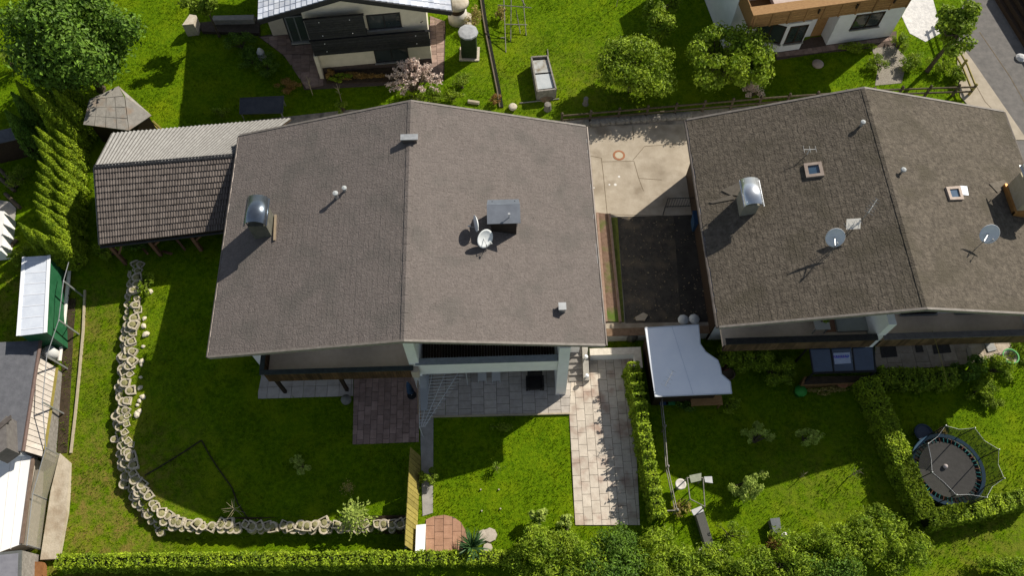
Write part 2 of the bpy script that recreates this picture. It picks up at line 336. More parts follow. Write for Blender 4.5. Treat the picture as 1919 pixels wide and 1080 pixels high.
lane=sheet('lane',[(440,246),(470,226),(660,205),(860,214),(1050,226),(1310,207),(1600,182),(1640,176),(1640,262),(1310,262),(1088,262),(440,262)],YARD+.016,mat('lane_gravel',(.20,.175,.145),(.34,.295,.24),5,.95,bump=.4,c3=(.12,.11,.09),s3=1.2))
# cracks and expansion joints cut in the yard slab
def strip(name,pts,wd,z,m,parent):
    mb=MB()
    for a,b in zip(pts,pts[1:]): 
        a=P(*a,z);b=P(*b,z); d=(b-a).normalized(); n=Vector((-d.y,d.x,0))*wd/2; mb.plate([a-n,b-n,b+n,a+n],.02)
    return mb.build(name,m,parent)
JOINT=mat('joint_dirt',(.10,.075,.045),(.16,.125,.08),8,1)
for pts in ([(1106,292),(1127,296),(1131,330),(1138,402)],[(1127,303),(1188,302),(1197,334),(1240,337)],[(1186,300),(1208,274),(1300,268)],[(1138,402),(1240,404)],[(1186,236),(1187,262)],[(1197,334),(1206,358)]):
    strip('expansion_joint',pts,.03,YARD+.034,JOINT,yard)
for i,(x,y) in enumerate(((1153,346),(1160,331),(1142,346),(1113,352))):
    MB().lathe(P(x,y,YARD+.031),[(.09-.015*i,0),(.07-.012*i,.006)],6).build('paint_blot',mat('white_paint',(.6,.58,.54)),yard)
m_=thing('manhole_cover','round manhole cover in a rusty ring on the concrete yard','manhole cover',P(1160,291,YARD+.03))
MB().lathe(P(1160,291,YARD+.031),[(.36,0),(.36,.012),(.24,.014),(.24,0)],28,None,True).build('ring',mat('rust_ring',(.24,.10,.05),(.32,.15,.08),8,.8),m_)
MB().lathe(P(1160,291,YARD+.031),[(.235,0),(.235,.010),(0.02,.013)],24).build('lid',mat('lid_concrete',(.36,.31,.23),(.45,.4,.3),9,.9),m_)
# road top right
road=sheet('road',[(1775,60),(1835,-40),(2060,-40),(2150,330),(1925,330),(1845,235),(1812,150)],YARD+.02,ASPH)
sheet('pavement',[(1790,70),(1822,112),(1925,262),(1870,262),(1800,180)],YARD+.05,mat('pavement_concrete',(.30,.26,.20),(.38,.33,.26),2,.9,bump=.1))
strip('expansion_joint',[(1836,60),(1892,142),(1925,200)],.05,YARD+.025,JOINT,road)
strip('expansion_joint',[(1818,140),(1846,190),(1860,205)],.03,YARD+.055,JOINT,road)
# ================================================================ materials for buildings
SH_A=mat('shingle_main',(.110,.094,.085),(.158,.137,.125),9,.92,island=.05,bump=.7,bscale=14,c3=(.112,.100,.090),s3=.7)
SH_B=mat('shingle_right',(.056,.047,.036),(.126,.107,.083),5,.9,island=.09,bump=.9,bscale=12,c3=(.07,.06,.043),s3=.6)
WHITE=mat('white_render',(.76,.75,.72),(.84,.83,.80),2,.9,bump=.1,bscale=30)
CREAM=mat('cream_render',(.50,.46,.36),(.60,.55,.44),2,.9,bump=.1,bscale=30)
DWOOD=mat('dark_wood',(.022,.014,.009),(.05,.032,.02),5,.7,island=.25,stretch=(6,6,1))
BWOOD=mat('brown_wood',(.18,.095,.036),(.30,.175,.07),5,.75,island=.25,stretch=(1,4,4))
GWOOD=mat('grey_wood',(.16,.145,.125),(.28,.26,.23),6,.9,island=.2,bump=.3)
YWOOD=mat('yellow_wood',(.19,.155,.035),(.28,.23,.06),6,.85,island=.18)
GUTM=mat('gutter_brown',(.10,.085,.075),(.16,.14,.125),3,.45,metal=.4)
ZINC=mat('zinc_sheet',(.30,.33,.37),(.42,.45,.49),2,.32,metal=.85)
STEEL=mat('galvanised_steel',(.36,.37,.37),(.5,.51,.51),5,.45,metal=.7)
BLACKM=mat('black_metal',(.015,.016,.018),(.03,.03,.032),5,.5,metal=.3)
GLASS=mat('window_glass',(.02,.028,.03),(.035,.045,.045),1,.06,spec=.8)
DISH=mat('dish_paint',(.60,.63,.64),(.70,.72,.72),3,.5)
TILE=mat('floor_tile_beige',(.78,.60,.45),(.86,.68,.53),4,.85,bump=.1)
# ================================================================ roofs
def slope(parent,ES,EN,RS,RN_,m,mesh,wx,wy,over=.006):
    ES,EN,RS,RN_=map(Vector,(ES,EN,RS,RN_)); u=Vector((RS.x-ES.x,0,RS.z-ES.z)); ln=u.length; u.normalize(); v=Vector((0,1,0)) if u.x>0 else Vector((0,-1,0)); n=u.cross(v)
    th=math.atan2(over,wx); u2=(u*math.cos(th)-n*math.sin(th)); n2=u2.cross(v); out=[]; k=int(round(ln/wx)); wx2=ln/k
    for i in range(k):
        t=(i+.5)/k; ys=ES.y+(RS.y-ES.y)*t; yn=EN.y+(RN_.y-EN.y)*t; q=int((yn-ys)/wy); s=(yn-ys)/q; ofs=(.5 if i%2 else 0)
        c0=ES+u*(t*ln); cuts=[ys]
        while cuts[-1]<yn-.12: cuts.append(min(yn,cuts[-1]+wy*random.uniform(.55,1.45)))
        cuts[-1]=yn
        for a,b in zip(cuts,cuts[1:]):
            jt=random.uniform(-.02,.02)
            p=Vector((c0.x,(a+b)/2,c0.z))+n*(.012+random.uniform(0,.004))+u*jt
            rz=random.gauss(0,.008); uu=(u2*math.cos(rz)+v*math.sin(rz)); vv=n2.cross(uu); tl=random.gauss(0,.006); uu=(uu*math.cos(tl)+n2*math.sin(tl)); nn=uu.cross(vv)
            M=Matrix((uu*1.10*wx2/wx,vv*((b-a)/wy)*1.0,nn)).transposed().to_4x4(); M.translation=p; out.append(M)
    return out
def gable_roof(house,W,E,RX,YS,YN,RYS,RYN,ze,zr,m,wx=.27,wy=.31,cap=300):
    ES,EN,RS,RN2=(W,YS,ze),(W,YN,ze),(RX,RYS,zr),(RX,RYN,zr); FS,FN=(E,YS,ze),(E,YN,ze)
    d=MB(); th=.2; dn=Vector((0,0,-.03))
    for q in ((ES,RS,RN2,EN),(RS,FS,FN,RN2)): 
        q=[Vector(p)+dn for p in q]; d.hexa([p-Vector((0,0,th)) for p in q],q)
    roof=d.build('roof',mat('roof_deck',(.05,.04,.03),(.09,.075,.06),4,.9),house)
    mesh=piece_mesh('shingle',wx,wy,.006,m)
    mats=slope(roof,ES,EN,RS,RN2,m,mesh,wx,wy)+slope(roof,FS,FN,RS,RN2,m,mesh,wx,wy)
    scatter_pieces(roof,mats,'shingle',mesh,m,cap,'remaining_shingles')
    k=int((RYN-RYS)/.42)
    for i in range(k):
        y0=RYS+(RYN-RYS)*i/k; y1=RYS+(RYN-RYS)*(i+1)/k-.01; r=.16; s_=(zr-ze)/(RX-W); o=.045+.008*(i%2)
        MB().hexa([(RX-r,y0,zr-r*s_+o-.02),(RX,y0,zr+o-.02),(RX,y1,zr+o-.02),(RX-r,y1,zr-r*s_+o-.02)],[(RX-r,y0,zr-r*s_+o),(RX,y0,zr+o),(RX,y1,zr+o),(RX-r,y1,zr-r*s_+o)]).hexa([(RX,y0,zr+o-.02),(RX+r,y0,zr-r*s_+o-.02),(RX+r,y1,zr-r*s_+o-.02),(RX,y1,zr+o-.02)],[(RX,y0,zr+o),(RX+r,y0,zr-r*s_+o),(RX+r,y1,zr-r*s_+o),(RX,y1,zr+o)]).build('ridge_cap',m,roof)
    for x,sg in ((W,-1),(E,1)):      # gutters
        g=MB(); g.tube([(x+sg*.07,YS-.02,ze-.08),(x+sg*.07,YN+.02,ze-.08)],.075,8); g.build('gutter',GUTM,house)
        g=MB().bar((x+sg*.004,YS,ze-.035),(x+sg*.004,YN,ze-.035),.05,.02); g.build('eave_flashing',STEEL,roof)
    for a,b in ((ES,RS),(RS,FS),(EN,RN2),(RN2,FN)):
        a,b=Vector(a),Vector(b); sy=-1 if a.y<(YS+YN)/2 else 1; off=Vector((0,sy*.03,-.10))
        MB().bar(a+off,b+off,.045,.22).build('verge_board',mat('verge_paint',(.20,.175,.155),(.30,.265,.235),4,.7),house)
        off=Vector((0,sy*.02,.035)); MB().bar(a+off,b+off,.11,.03).build('verge_flashing',mat('verge_sheet',(.13,.115,.10),(.2,.18,.16),4,.6),roof)
    return roof
def window(parent,A,n,u,x0,x1,z0,z1,fr=.07,frm=None,split=True):
    """framed window on the wall plane through A (outward n, along u)"""
    A,n,u=Vector(A),Vector(n),Vector(u); up=Vector((0,0,1)); frm=frm or DWOOD
    def q(xa,xb,za,zb,d0,d1): 
        b=[A+u*x+up*z+n*d0 for x,z in((xa,za),(xb,za),(xb,zb),(xa,zb))]; t=[p+n*(d1-d0) for p in b]; return b,t
    win=MB(); 
    for r in ((x0,x1,z0,z0+fr),(x0,x1,z1-fr,z1),(x0,x0+fr,z0+fr,z1-fr),(x1-fr,x1,z0+fr,z1-fr)): win.hexa(*q(*r,-.05,.045))
    if split: win.hexa(*q((x0+x1)/2-fr/2,(x0+x1)/2+fr/2,z0+fr,z1-fr,-.05,.04))
    w_=win.build('window',frm,parent); MB().hexa(*q(x0+fr,x1-fr,z0+fr,z1-fr,.004,.012)).build('pane',GLASS,w_)
    MB().hexa(*q(x0-.06,x1+.06,z0-.06,z0-.003,-.02,.14)).build('sill',STEEL,w_); return w_
def barrel_cap(parent,c,wx,wy,z,rise=.32,m=ZINC):
    mb=MB(); n=14; vs=[];fs=[]
    for k,(yy,dr) in enumerate(((-wy/2,0),(wy/2,0),(wy/2,-.025),(-wy/2,-.025))):
        for i in range(n+1): a0=math.pi*i/n; vs.append((c.x-math.cos(a0)*(wx/2+dr),c.y+yy,z+math.sin(a0)*(rise+dr)))
    for k in range(4):
        for i in range(n): fs.append((k*(n+1)+i,k*(n+1)+i+1,((k+1)%4)*(n+1)+i+1,((k+1)%4)*(n+1)+i))
    mb.add(vs,fs)
    cap=mb.build('cap',m,parent,True)
    for s in (-1,1): MB().bar((c.x+s*wx/2,c.y-wy/2-.01,z),(c.x+s*wx/2,c.y+wy/2+.01,z),.05,.05).build('rim',m,cap)
    for s in (-1,1):
        for t in (-1,1): MB().bar((c.x+s*(wx/2-.12),c.y+t*(wy/2-.15),z-.22),(c.x+s*(wx/2-.12),c.y+t*(wy/2-.15),z+.2),.04).build('bracket',m,cap)
def dish(name,label,foot,z_up,center,nrm,r,m=DISH,group=None):
    foot,center,nrm=Vector(foot),Vector(center),Vector(nrm).normalized(); t=thing(name,label,'satellite dish',foot,group)
    M=nrm.to_track_quat('Z','Y').to_matrix(); prof=[(r*.02,-.10),(r*.5,-.08),(r*.8,-.045),(r,0),(r*.99,.012),(r*.78,-.03),(r*.45,-.066),(r*.01,-.084)]
    MB().lathe(center,prof,28,M).build('reflector',m,t,True)
    MB().tube([foot,Vector((foot.x,foot.y,center.z)),center-nrm*.1],.025,6).build('mast',STEEL,t)
    low=M@Vector((0,-r*.95,0)); low=low if low.z<0 else -low
    tip=center+nrm*r*.95+low*.35; MB().tube([center+low*.95,tip],.015,5).build('arm',STEEL,t); MB().tube([tip-nrm*.02,tip-nrm*.14],.035,8).build('receiver',mat('lnb',(.5,.5,.48)),t); return t
def antenna(name,label,foot,h,els,ang,m=STEEL,boom=1.0):
    foot=Vector(foot); t=thing(name,label,'antenna',foot); top=foot+Vector((0,0,h)); MB().tube([foot,top],.022,6).build('mast',m,t)
    d=Vector((math.cos(ang),math.sin(ang),0)); e=Vector((-d.y,d.x,0)); b=MB().tube([top-d*boom/2,top+d*boom/2],.014,5).build('boom',m,t)
    for i in range(els): 
        c=top+d*boom*(i/(els-1)-.5)+Vector((0,0,.02)); l=.42-.03*i; MB().tube([c-e*l/2,c+e*l/2],.008,4).build('element',m,b)
    return t
# ================================================================ main house
W,E,RX,YS,YN,ZE,ZR=-13.65,4.79,-4.24,14.0,26.6,5.0,7.7
house=thing('house','large grey shingled gable house with two halves in the centre','house',(RX,20,0))
roofA=gable_roof(house,W,E,RX,YS,YN,13.41,26.4,ZE,ZR,SH_A)
nW=Vector((-(ZR-ZE),0,RX-W)).normalized(); nE=Vector((ZR-ZE,0,E-RX)).normalized(); AW=Vector((W,YS,ZE)); AE=Vector((E,YS,ZE))
RPW=lambda x,y:PX(x,y,AW,nW); RPE=lambda x,y:PX(x,y,AE,nE)
zs=lambda x:ZE-.25+(ZR-ZE)*(1-abs(x-RX)/9.3)
MB().hexa([(-12.8,15.4,0),(4.0,15.4,0),(4.0,15.4,zs(4)),(RX,15.4,zs(RX)),(-12.8,15.4,zs(-12.8))],[(-12.8,25.9,0),(4.0,25.9,0),(4.0,25.9,zs(4)),(RX,25.9,zs(RX)),(-12.8,25.9,zs(-12.8))]).build('wall',WHITE,house)
for x0,z0,z1,wd in ((-11.6,.9,2.1,1.6),(-8.5,.1,2.1,1.8),(-2.6,.1,2.1,1.8),(.6,.9,2.1,1.4),(-11.2,2.8,4.5,1.6),(-8,2.8,4.6,1.8),(-3,2.8,4.6,1.8),(.4,2.8,4.5,1.6)): window(house,(x0,15.4,0),(0,-1,0),(1,0,0),0,wd,z0,z1)
bal=MB().box(-11.5,-4.55,13.78,15.39,2.52,2.7).build('balcony',TILE,house)
x=-11.5
while x<-4.4: MB().box(x,x+.125,13.62,13.655,2.42,3.5).build('board',mat('balcony_board',(.045,.026,.013),(.12,.065,.028),1.2,.75,island=.35),bal); x+=.14
MB().box(-11.66,-4.3,13.56,13.80,3.52,3.58).build('handrail',mat('rail_cover',(.028,.034,.032),(.05,.06,.055),6,.8),bal)
y=13.7
while y<15.3: MB().box(-11.56,-11.53,y,y+.125,2.42,3.5).build('board',MT['balcony_board'],bal); y+=.14
MB().box(-11.68,-11.46,13.81,15.38,3.52,3.58).build('handrail',MT['rail_cover'],bal)
MB().box(-11.5,-4.5,13.68,13.76,2.3,2.68).build('edge_beam',DWOOD,bal)
for x in (-11.4,-8.2): MB().box(x,x+.16,13.8,13.96,0,2.51).build('post',DWOOD,house)
MB().box(-4.5,-4.02,13.86,15.39,0,zs(-4.2)-.0).build('dividing_wall',WHITE,house)
MB().box(-4.44,-4.1,13.56,13.84,2.5,3.3).build('parapet_end',mat('pale_wood',(.45,.38,.3)),house)
lo=MB().box(-4.0,2.66,14.06,15.39,2.4,2.62).build('loggia_floor',WHITE,house)
x=-3.98
while x<2.6: MB().box(x,x+.13,14.07,15.38,2.625,2.66).build('deck_board',DWOOD,lo); x+=.14
pa=MB().box(-4.01,2.67,13.80,14.04,2.33,3.66).build('parapet',WHITE,house)
MB().box(-4.2,2.67,13.76,14.10,3.665,3.71).build('coping',mat('grey_coping',(.19,.21,.22),(.27,.29,.3),4,.7),pa)
MB().hexa([(2.68,13.28,0),(2.68,15.39,0),(2.68,15.39,4.9),(2.68,13.95,4.9),(2.68,13.28,.45)],[(3.2,13.28,0),(3.2,15.39,0),(3.2,15.39,4.9),(3.2,13.95,4.9),(3.2,13.28,.45)]).build('buttress_wall',WHITE,house)
# chimneys and roof fittings
b=RPW(478,449); ch=MB().box(b.x,b.x+.88,b.y,b.y+1.15,b.z-.2,b.z+1.25).build('chimney',mat('chimney_felt',(.075,.075,.06),(.13,.125,.1),5,.8),house)
barrel_cap(ch,Vector((b.x+.44,b.y+.62,0)),1.06,1.5,b.z+1.5,.42,mat('dark_zinc',(.16,.19,.22),(.24,.27,.31),2,.28,metal=.9))
p0,p1=RPW(517,404),RPW(515,452); MB().bar(p0+Vector((0,0,.05)),p1+Vector((0,0,.05)),.1,.1).build('flashing',mat('copper_flash',(.42,.33,.22),(.5,.4,.28),6,.4,metal=.6),ch)
b=RPE(921,434); ch=MB().box(b.x,b.x+1.2,b.y,b.y+1.05,b.z-.5,b.z+.95).build('chimney',mat('chimney_dark',(.018,.014,.012),(.04,.03,.024),5,.8),house)
cz=b.z+1.05; MB().plate([(b.x-.18,b.y-.2,cz),(b.x+1.38,b.y-.2,cz),(b.x+1.38,b.y+.75,cz+.12),(b.x-.18,b.y+.75,cz+.12)],.03).plate([(b.x-.18,b.y+.76,cz+.12),(b.x+1.38,b.y+.76,cz+.12),(b.x+1.34,b.y+1.15,cz-.05),(b.x-.14,b.y+1.15,cz-.05)],.03).build('cap',mat('cap_grey',(.16,.175,.20),(.21,.23,.26),2,.4,metal=.5),ch)
for sx in (.05,1.12): 
    for sy in (.05,.98): MB().box(b.x+sx,b.x+sx+.05,b.y+sy,b.y+sy+.05,b.z+.951,cz+.02).build('bracket',BLACKM,ch)
MB().box(b.x+1.203,b.x+1.25,b.y+.1,b.y+.4,b.z+.2,b.z+.75).build('hatch',STEEL,ch)
MB().tube([(b.x+.85,b.y+.1,cz+.02),(b.x+.85,b.y+.1,cz+.32)],.02,6).tube([(b.x+.85,b.y+.1,cz+.33),(b.x+.85,b.y+.1,cz+.38)],.06,8).build('sensor',STEEL,ch)
q=RPE(912,470); dish('satellite_dish','grey satellite dish beside the flat capped chimney of the central roof',q,0,q+Vector((-.05,.3,.62)),(.55,-.55,.45),.46)
q=RPE(897,446); dish('satellite_dish','satellite dish seen almost edge on left of the flat capped chimney',q,0,q+Vector((-.1,.35,.75)),(-.85,-.2,.12),.40)
for px,py,hh,r in ((632,372,.45,.11),(647,358,.25,.10)):
    q=RPW(px,py); v=MB().tube([q-Vector((0,0,.1)),q+Vector((0,0,hh))],r*.8,10).build('vent_pipe',STEEL,house); MB().lathe(q+Vector((0,0,hh+.005)),[(r*1.25,0),(r*1.2,.05),(.01,.09)],12).build('cowl',mat('cowl_white',(.36,.38,.38)),v)
q=RPE(1053,581); v=MB().cbox(q-Vector((0,0,.1)),.3,.3,.45).build('vent_pipe',STEEL,house); MB().cbox(q+Vector((0,0,.355)),.36,.38,.07).build('cowl',STEEL,v)
q=RPW(768,263); v=MB().cbox(q-Vector((0,0,.1)),.7,.25,.32).build('ridge_vent',GUTM,house); MB().cbox(q+Vector((0,.0,.225)),.85,.34,.06).build('cowl',STEEL,v)
# ================================================================ right house
W2,E2,RX2,YS2,YN2=10.26,27.5,18.74,14.75,26.85
house2=thing('house','mossy brown shingled gable house with skylights on the right','house',(RX2,20,0))
roofB=gable_roof(house2,W2,E2,RX2,YS2,YN2,14.2,26.5,ZE,ZR,SH_B)
nW2=Vector((-(ZR-ZE),0,RX2-W2)).normalized(); nE2=Vector((ZR-ZE,0,E2-RX2)).normalized(); AW2=Vector((W2,YS2,ZE)); AE2=Vector((E2,YS2,ZE))
RPW2=lambda x,y:PX(x,y,AW2,nW2); RPE2=lambda x,y:PX(x,y,AE2,nE2)
z2=lambda x:ZE-.25+(ZR-ZE)*(1-abs(x-RX2)/8.7)
MB().hexa([(11,16.1,0),(26.9,16.1,0),(26.9,16.1,z2(26.9)),(RX2,16.1,z2(RX2)),(11,16.1,z2(11))],[(11,26.1,0),(26.9,26.1,0),(26.9,26.1,z2(26.9)),(RX2,26.1,z2(RX2)),(11,26.1,z2(11))]).build('wall',WHITE,house2)
for x0,z0,z1,wd in ((12,.1,2.1,1.8),(15.5,.9,2.1,1.5),(20.2,.9,2.1,1.6),(23,.1,2.1,1.8),(12,2.8,4.6,1.8),(15.5,2.8,4.5,1.5),(20.2,2.8,4.6,1.8),(23,2.8,4.5,1.6)): window(house2,(x0,16.1,0),(0,-1,0),(1,0,0),0,wd,z0,z1)
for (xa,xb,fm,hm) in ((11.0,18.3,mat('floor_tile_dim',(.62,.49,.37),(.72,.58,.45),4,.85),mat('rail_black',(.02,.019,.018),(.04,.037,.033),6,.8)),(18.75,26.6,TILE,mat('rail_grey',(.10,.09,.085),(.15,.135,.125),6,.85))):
    bl=MB().box(xa,xb,14.7,16.09,2.5,2.7).build('balcony',fm,house2); x=xa
    while x<xb: MB().box(x,x+.125,14.52,14.555,2.35,3.5).build('board',mat('balcony_board_two',(.06,.035,.018),(.16,.10,.05),1.1,.75,island=.35),bl); x+=.14
    MB().box(xa-.1,xb+.05,14.4,14.72,3.52,3.6).build('handrail',hm,bl); MB().box(xa,xb,14.57,14.68,2.3,2.69).build('edge_beam',DWOOD,bl)
MB().box(18.34,18.72,14.62,16.09,0,4.95).build('dividing_wall',WHITE,house2)
MB().box(26.3,26.7,14.75,16.09,2.71,4.7).build('side_wall',WHITE,house2)
MB().box(10.93,10.995,16.12,26.08,0,4.72).build('shaded_cladding',DWOOD,house2)  # dark boards over the white wall, eave shade included in their tone
b=RPW2(1385.5,406); ch=MB().box(b.x,b.x+.74,b.y,b.y+1.05,b.z-.3,b.z+1.0).build('chimney',mat('chimney_render',(.17,.165,.13),(.24,.23,.19),5,.9),house2)
barrel_cap(ch,Vector((b.x+.37,b.y+.55,0)),.95,1.5,b.z+1.25,.30,mat('bright_zinc',(.55,.58,.6),(.68,.7,.72),2,.3,metal=.85))
b=RPE2(1899,401); ch=MB().box(b.x,b.x+1.1,b.y,b.y+1.5,b.z-.5,b.z+1.45).build('chimney',mat('chimney_cream',(.40,.35,.23),(.48,.42,.3),5,.9),house2)
barrel_cap(ch,Vector((b.x+.55,b.y+.75,0)),1.3,1.9,b.z+1.7,.34,MT['bright_zinc'])
MB().box(b.x-.12,b.x-.004,b.y-.12,b.y+1.6,b.z-.25,b.z+.32).box(b.x-.12,b.x+1.1,b.y-.13,b.y-.004,b.z-.3,b.z+.3).build('flashing',mat('copper_orange',(.36,.17,.05),(.46,.24,.08),5,.5,metal=.3),ch)
for i,(qd,pl) in enumerate((([(1506,309),(1539,305),(1545,331),(1511,335)],(AW2,nW2)),([(1769,353),(1796,351),(1803,376),(1777,377)],(AE2,nE2)))):
    c=[PX(x,y,*pl) for x,y in qd]; n=pl[1]; cen=sum(c,Vector())/4; sk=MB(); ins=[cen+(p-cen)*.62 for p in c]
    for k in range(4):
        a,b2,c2,d2=c[k],c[(k+1)%4],ins[(k+1)%4],ins[k]; sk.hexa([a,b2,c2,d2],[p+n*.14 for p in (a,b2,c2,d2)])
    s_=sk.build('skylight',mat('skylight_frame',(.26,.20,.165),(.36,.3,.25),6,.6),house2)
    MB().hexa([p+n*.04 for p in ins],[p+n*.07 for p in ins]).build('pane',mat('skylight_pane',(.03,.06,.10),(.05,.09,.14),2,.05,spec=.9),s_)
    if i==1:
        MB().hexa([p+n*.03 for p in (PX(1797,349,*pl),PX(1811,350,*pl),PX(1814,367,*pl),PX(1803,366,*pl))],[p+n*.05 for p in (PX(1797,349,*pl),PX(1811,350,*pl),PX(1814,367,*pl),PX(1803,366,*pl))]).build('flashing',ZINC,s_)
# lead patches on the roof
for pts,pl in (([(1352,358),(1392,338),(1388,368),(1368,366)],(AW2,nW2)),([(1328,380),(1372,366),(1378,374),(1335,382)],(AW2,nW2)),([(1852,345),(1880,338),(1888,348),(1868,362)],(AE2,nE2))):
    c=[PX(x,y,*pl) for x,y in pts]; MB().hexa([p+pl[1]*.045 for p in c],[p+pl[1]*.06 for p in c]).build('patch',mat('roof_patch',(.09,.078,.062),(.14,.122,.098),5,.9),roofB)
q=RPW2(1553,478); dish('satellite_dish','pale oval dish left of the ridge on the mossy brown roof',q,0,q+Vector((.1,.45,.85)),(-.05,-.72,.69),.46)
q=RPE2(1827,468); dish('satellite_dish','white dish on the sunny right slope of the mossy roof',q,0,q+Vector((.35,.35,.85)),(-.05,-.72,.69),.47)
q=RPW2(1588,436); t=antenna('roof_antenna','bent silver aerial panel on the dark slope above the oval dish',q,.75,5,.3,STEEL,.8)
c=q+Vector((.05,.1,.55)); MB().plate([c+Vector((-.35,-.25,0)),c+Vector((.3,-.25,.05)),c+Vector((.35,.2,.25)),c+Vector((-.3,.2,.2))],.02).build('panel',mat('aerial_panel',(.6,.58,.52)),t)
q=RPW2(1610,420); antenna('roof_antenna','thin tall roof mast leaning beside the ridge of the mossy roof',q,1.6,6,.9,STEEL,.9)
q=RPE2(1688,325); v=MB().tube([q-Vector((0,0,.1)),q+Vector((0,0,.3))],.06,8).build('vent_pipe',STEEL,house2); MB().lathe(q+Vector((0,0,.305)),[(.14,0),(.12,.06),(.02,.1)],10).build('cowl',MT['cowl_white'],v)
q=RPW2(1613,236); v=MB().tube([q-Vector((0,0,.1)),q+Vector((0,0,.3))],.07,8).build('vent_pipe',STEEL,house2); MB().lathe(q+Vector((0,0,.305)),[(.13,0),(.12,.05),(.02,.09)],10).build('cowl',MT['cowl_white'],v)
q=RPW2(1512,290); antenna('roof_antenna','small white aerial above the left skylight of the mossy roof',q,.45,3,0,mat('white_metal',(.6,.6,.58),None,1,.5),.6)
# ================================================================ barn beside the main house
RIDGE_A,RIDGE_B=P(177,314,4.7),P(449,292,4.7); SE_A,SE_B=P(187,458,3.3),P(428,429,3.3); NE_A,NE_B=P(210,250,3.8),P(545,222,3.8)
barn=thing('barn','long barn with brown tiles in front and grey corrugated sheets behind','barn',((RIDGE_A+RIDGE_B)/2*1).xy.to_3d())
br=MB(); Vd=Vector((0,0,-.08))
for q in ((SE_A,SE_B,RIDGE_B,RIDGE_A),(RIDGE_A,RIDGE_B,NE_B,NE_A)): 
    q=[p+Vd for p in q]; br.hexa([p-Vector((0,0,.08)) for p in q],q)
broof=br.build('roof',mat('barn_deck',(.07,.05,.035),(.11,.08,.055),4,.9),barn)
TILEB=mat('barn_tile',(.082,.068,.06),(.135,.115,.102),3,.8,island=.22,bump=.3,bscale=25)
nr,ncn=12,50; tw=((SE_B-SE_A).length/ncn); tl=((RIDGE_A-SE_A).length/nr); tme=bpy.data.meshes.new('roof_tile')
mb=MB(); pr=[(-.5,0),(-.28,.55),(0,.8),(.28,.55),(.5,0)]; 
for (a,za),(b_,zb) in zip(pr,pr[1:]): mb.hexa([(a*tw*.97,-tl*.56,za*.05),(b_*tw*.97,-tl*.56,zb*.05),(b_*tw*.97,tl*.56,zb*.05),(a*tw*.97,tl*.56,za*.05)],[(a*tw*.97,-tl*.56,za*.05+.02),(b_*tw*.97,-tl*.56,zb*.05+.02),(b_*tw*.97,tl*.56,zb*.05+.02),(a*tw*.97,tl*.56,za*.05+.02)])
tme.from_pydata(mb.v,[],mb.f); tme.materials.append(TILEB); mats=[]
for i in range(nr):
    for j in range(ncn):
        t=(i+.5)/nr; s_=(j+.5)/ncn; a=SE_A.lerp(RIDGE_A,t); b_=SE_B.lerp(RIDGE_B,t); p=a.lerp(b_,s_)
        u=(b_-a).normalized(); v=(SE_A.lerp(SE_B,s_)-RIDGE_A.lerp(RIDGE_B,s_)).normalized()*-1; n=u.cross(v).normalized(); v=n.cross(u)
        an=.14+random.gauss(0,.012); v2=v*math.cos(an)-n*math.sin(an); n2=u.cross(v2); u2=u*((b_-a).length/ncn/tw)
        M=Matrix((u2,v2,n2)).transposed().to_4x4(); M.translation=p+n*(.03+random.uniform(0,.01)); mats.append(M)
scatter_pieces(broof,mats,'roof_tile',tme,TILEB,300,'remaining_roof_tiles')
ETER=mat('corrugated_cement',(.21,.205,.195),(.31,.305,.29),5,.9,bump=.3)
k=11
for i in range(k):          # corrugated sheets, each a piece
    mbs=MB(); a0,a1=RIDGE_A.lerp(RIDGE_B,i/k),RIDGE_A.lerp(RIDGE_B,(i+1)/k); b0,b1=NE_A.lerp(NE_B,i/k),NE_A.lerp(NE_B,(i+1)/k); o=.012*(i%2); w_=4
    for j in range(w_*2):
        f0,f1=j/(w_*2),(j+1)/(w_*2); z0,z1=(.10 if j%2 else 0),(0 if j%2 else .10)
        q=[a0.lerp(a1,f0)+Vector((0,0,z0+o)),a0.lerp(a1,f1)+Vector((0,0,z1+o)),b0.lerp(b1,f1)+Vector((0,0,z1+o)),b0.lerp(b1,f0)+Vector((0,0,z0+o))]
        mbs.hexa([p-Vector((0,0,.01)) for p in q],q)
    cs=mbs.build('corrugated_sheet',ETER,broof); vl=MB()
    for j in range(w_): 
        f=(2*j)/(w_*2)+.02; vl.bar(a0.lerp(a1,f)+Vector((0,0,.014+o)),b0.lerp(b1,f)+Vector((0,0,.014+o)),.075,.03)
    vl.build('valley_strip',mat('valley_strip',(.085,.08,.07),(.16,.15,.135),7,1),cs)  # darker strip along each valley sets off the ribs
MB().bar(RIDGE_A+Vector((0,0,.06)),RIDGE_B+Vector((0,0,.06)),.24,.05).build('ridge_flashing',BLACKM,broof)
MB().tube([SE_A+Vector((0,-.12,-.12)),SE_B+Vector((0,-.12,-.12))],.07,8).build('gutter',BLACKM,barn)
MB().plate([RIDGE_A+Vector((-.05,0,-.02)),SE_A+Vector((-.05,0,-.02)),SE_A+Vector((-.02,0,-.25)),RIDGE_A+Vector((-.02,0,-.25))],.04,Vector((1,0,0))).build('verge_board',GWOOD,barn)
wp=[SE_A+Vector((.5,1.3,0)),SE_B+Vector((.2,1.3,0)),NE_B+Vector((-.3,-.5,0)),NE_A+Vector((.4,-.5,0))]
MB().prism(wp,-.2,3.1).build('wall',mat('barn_boards',(.035,.026,.018),(.07,.052,.036),4,.9,stretch=(5,5,1)),barn)
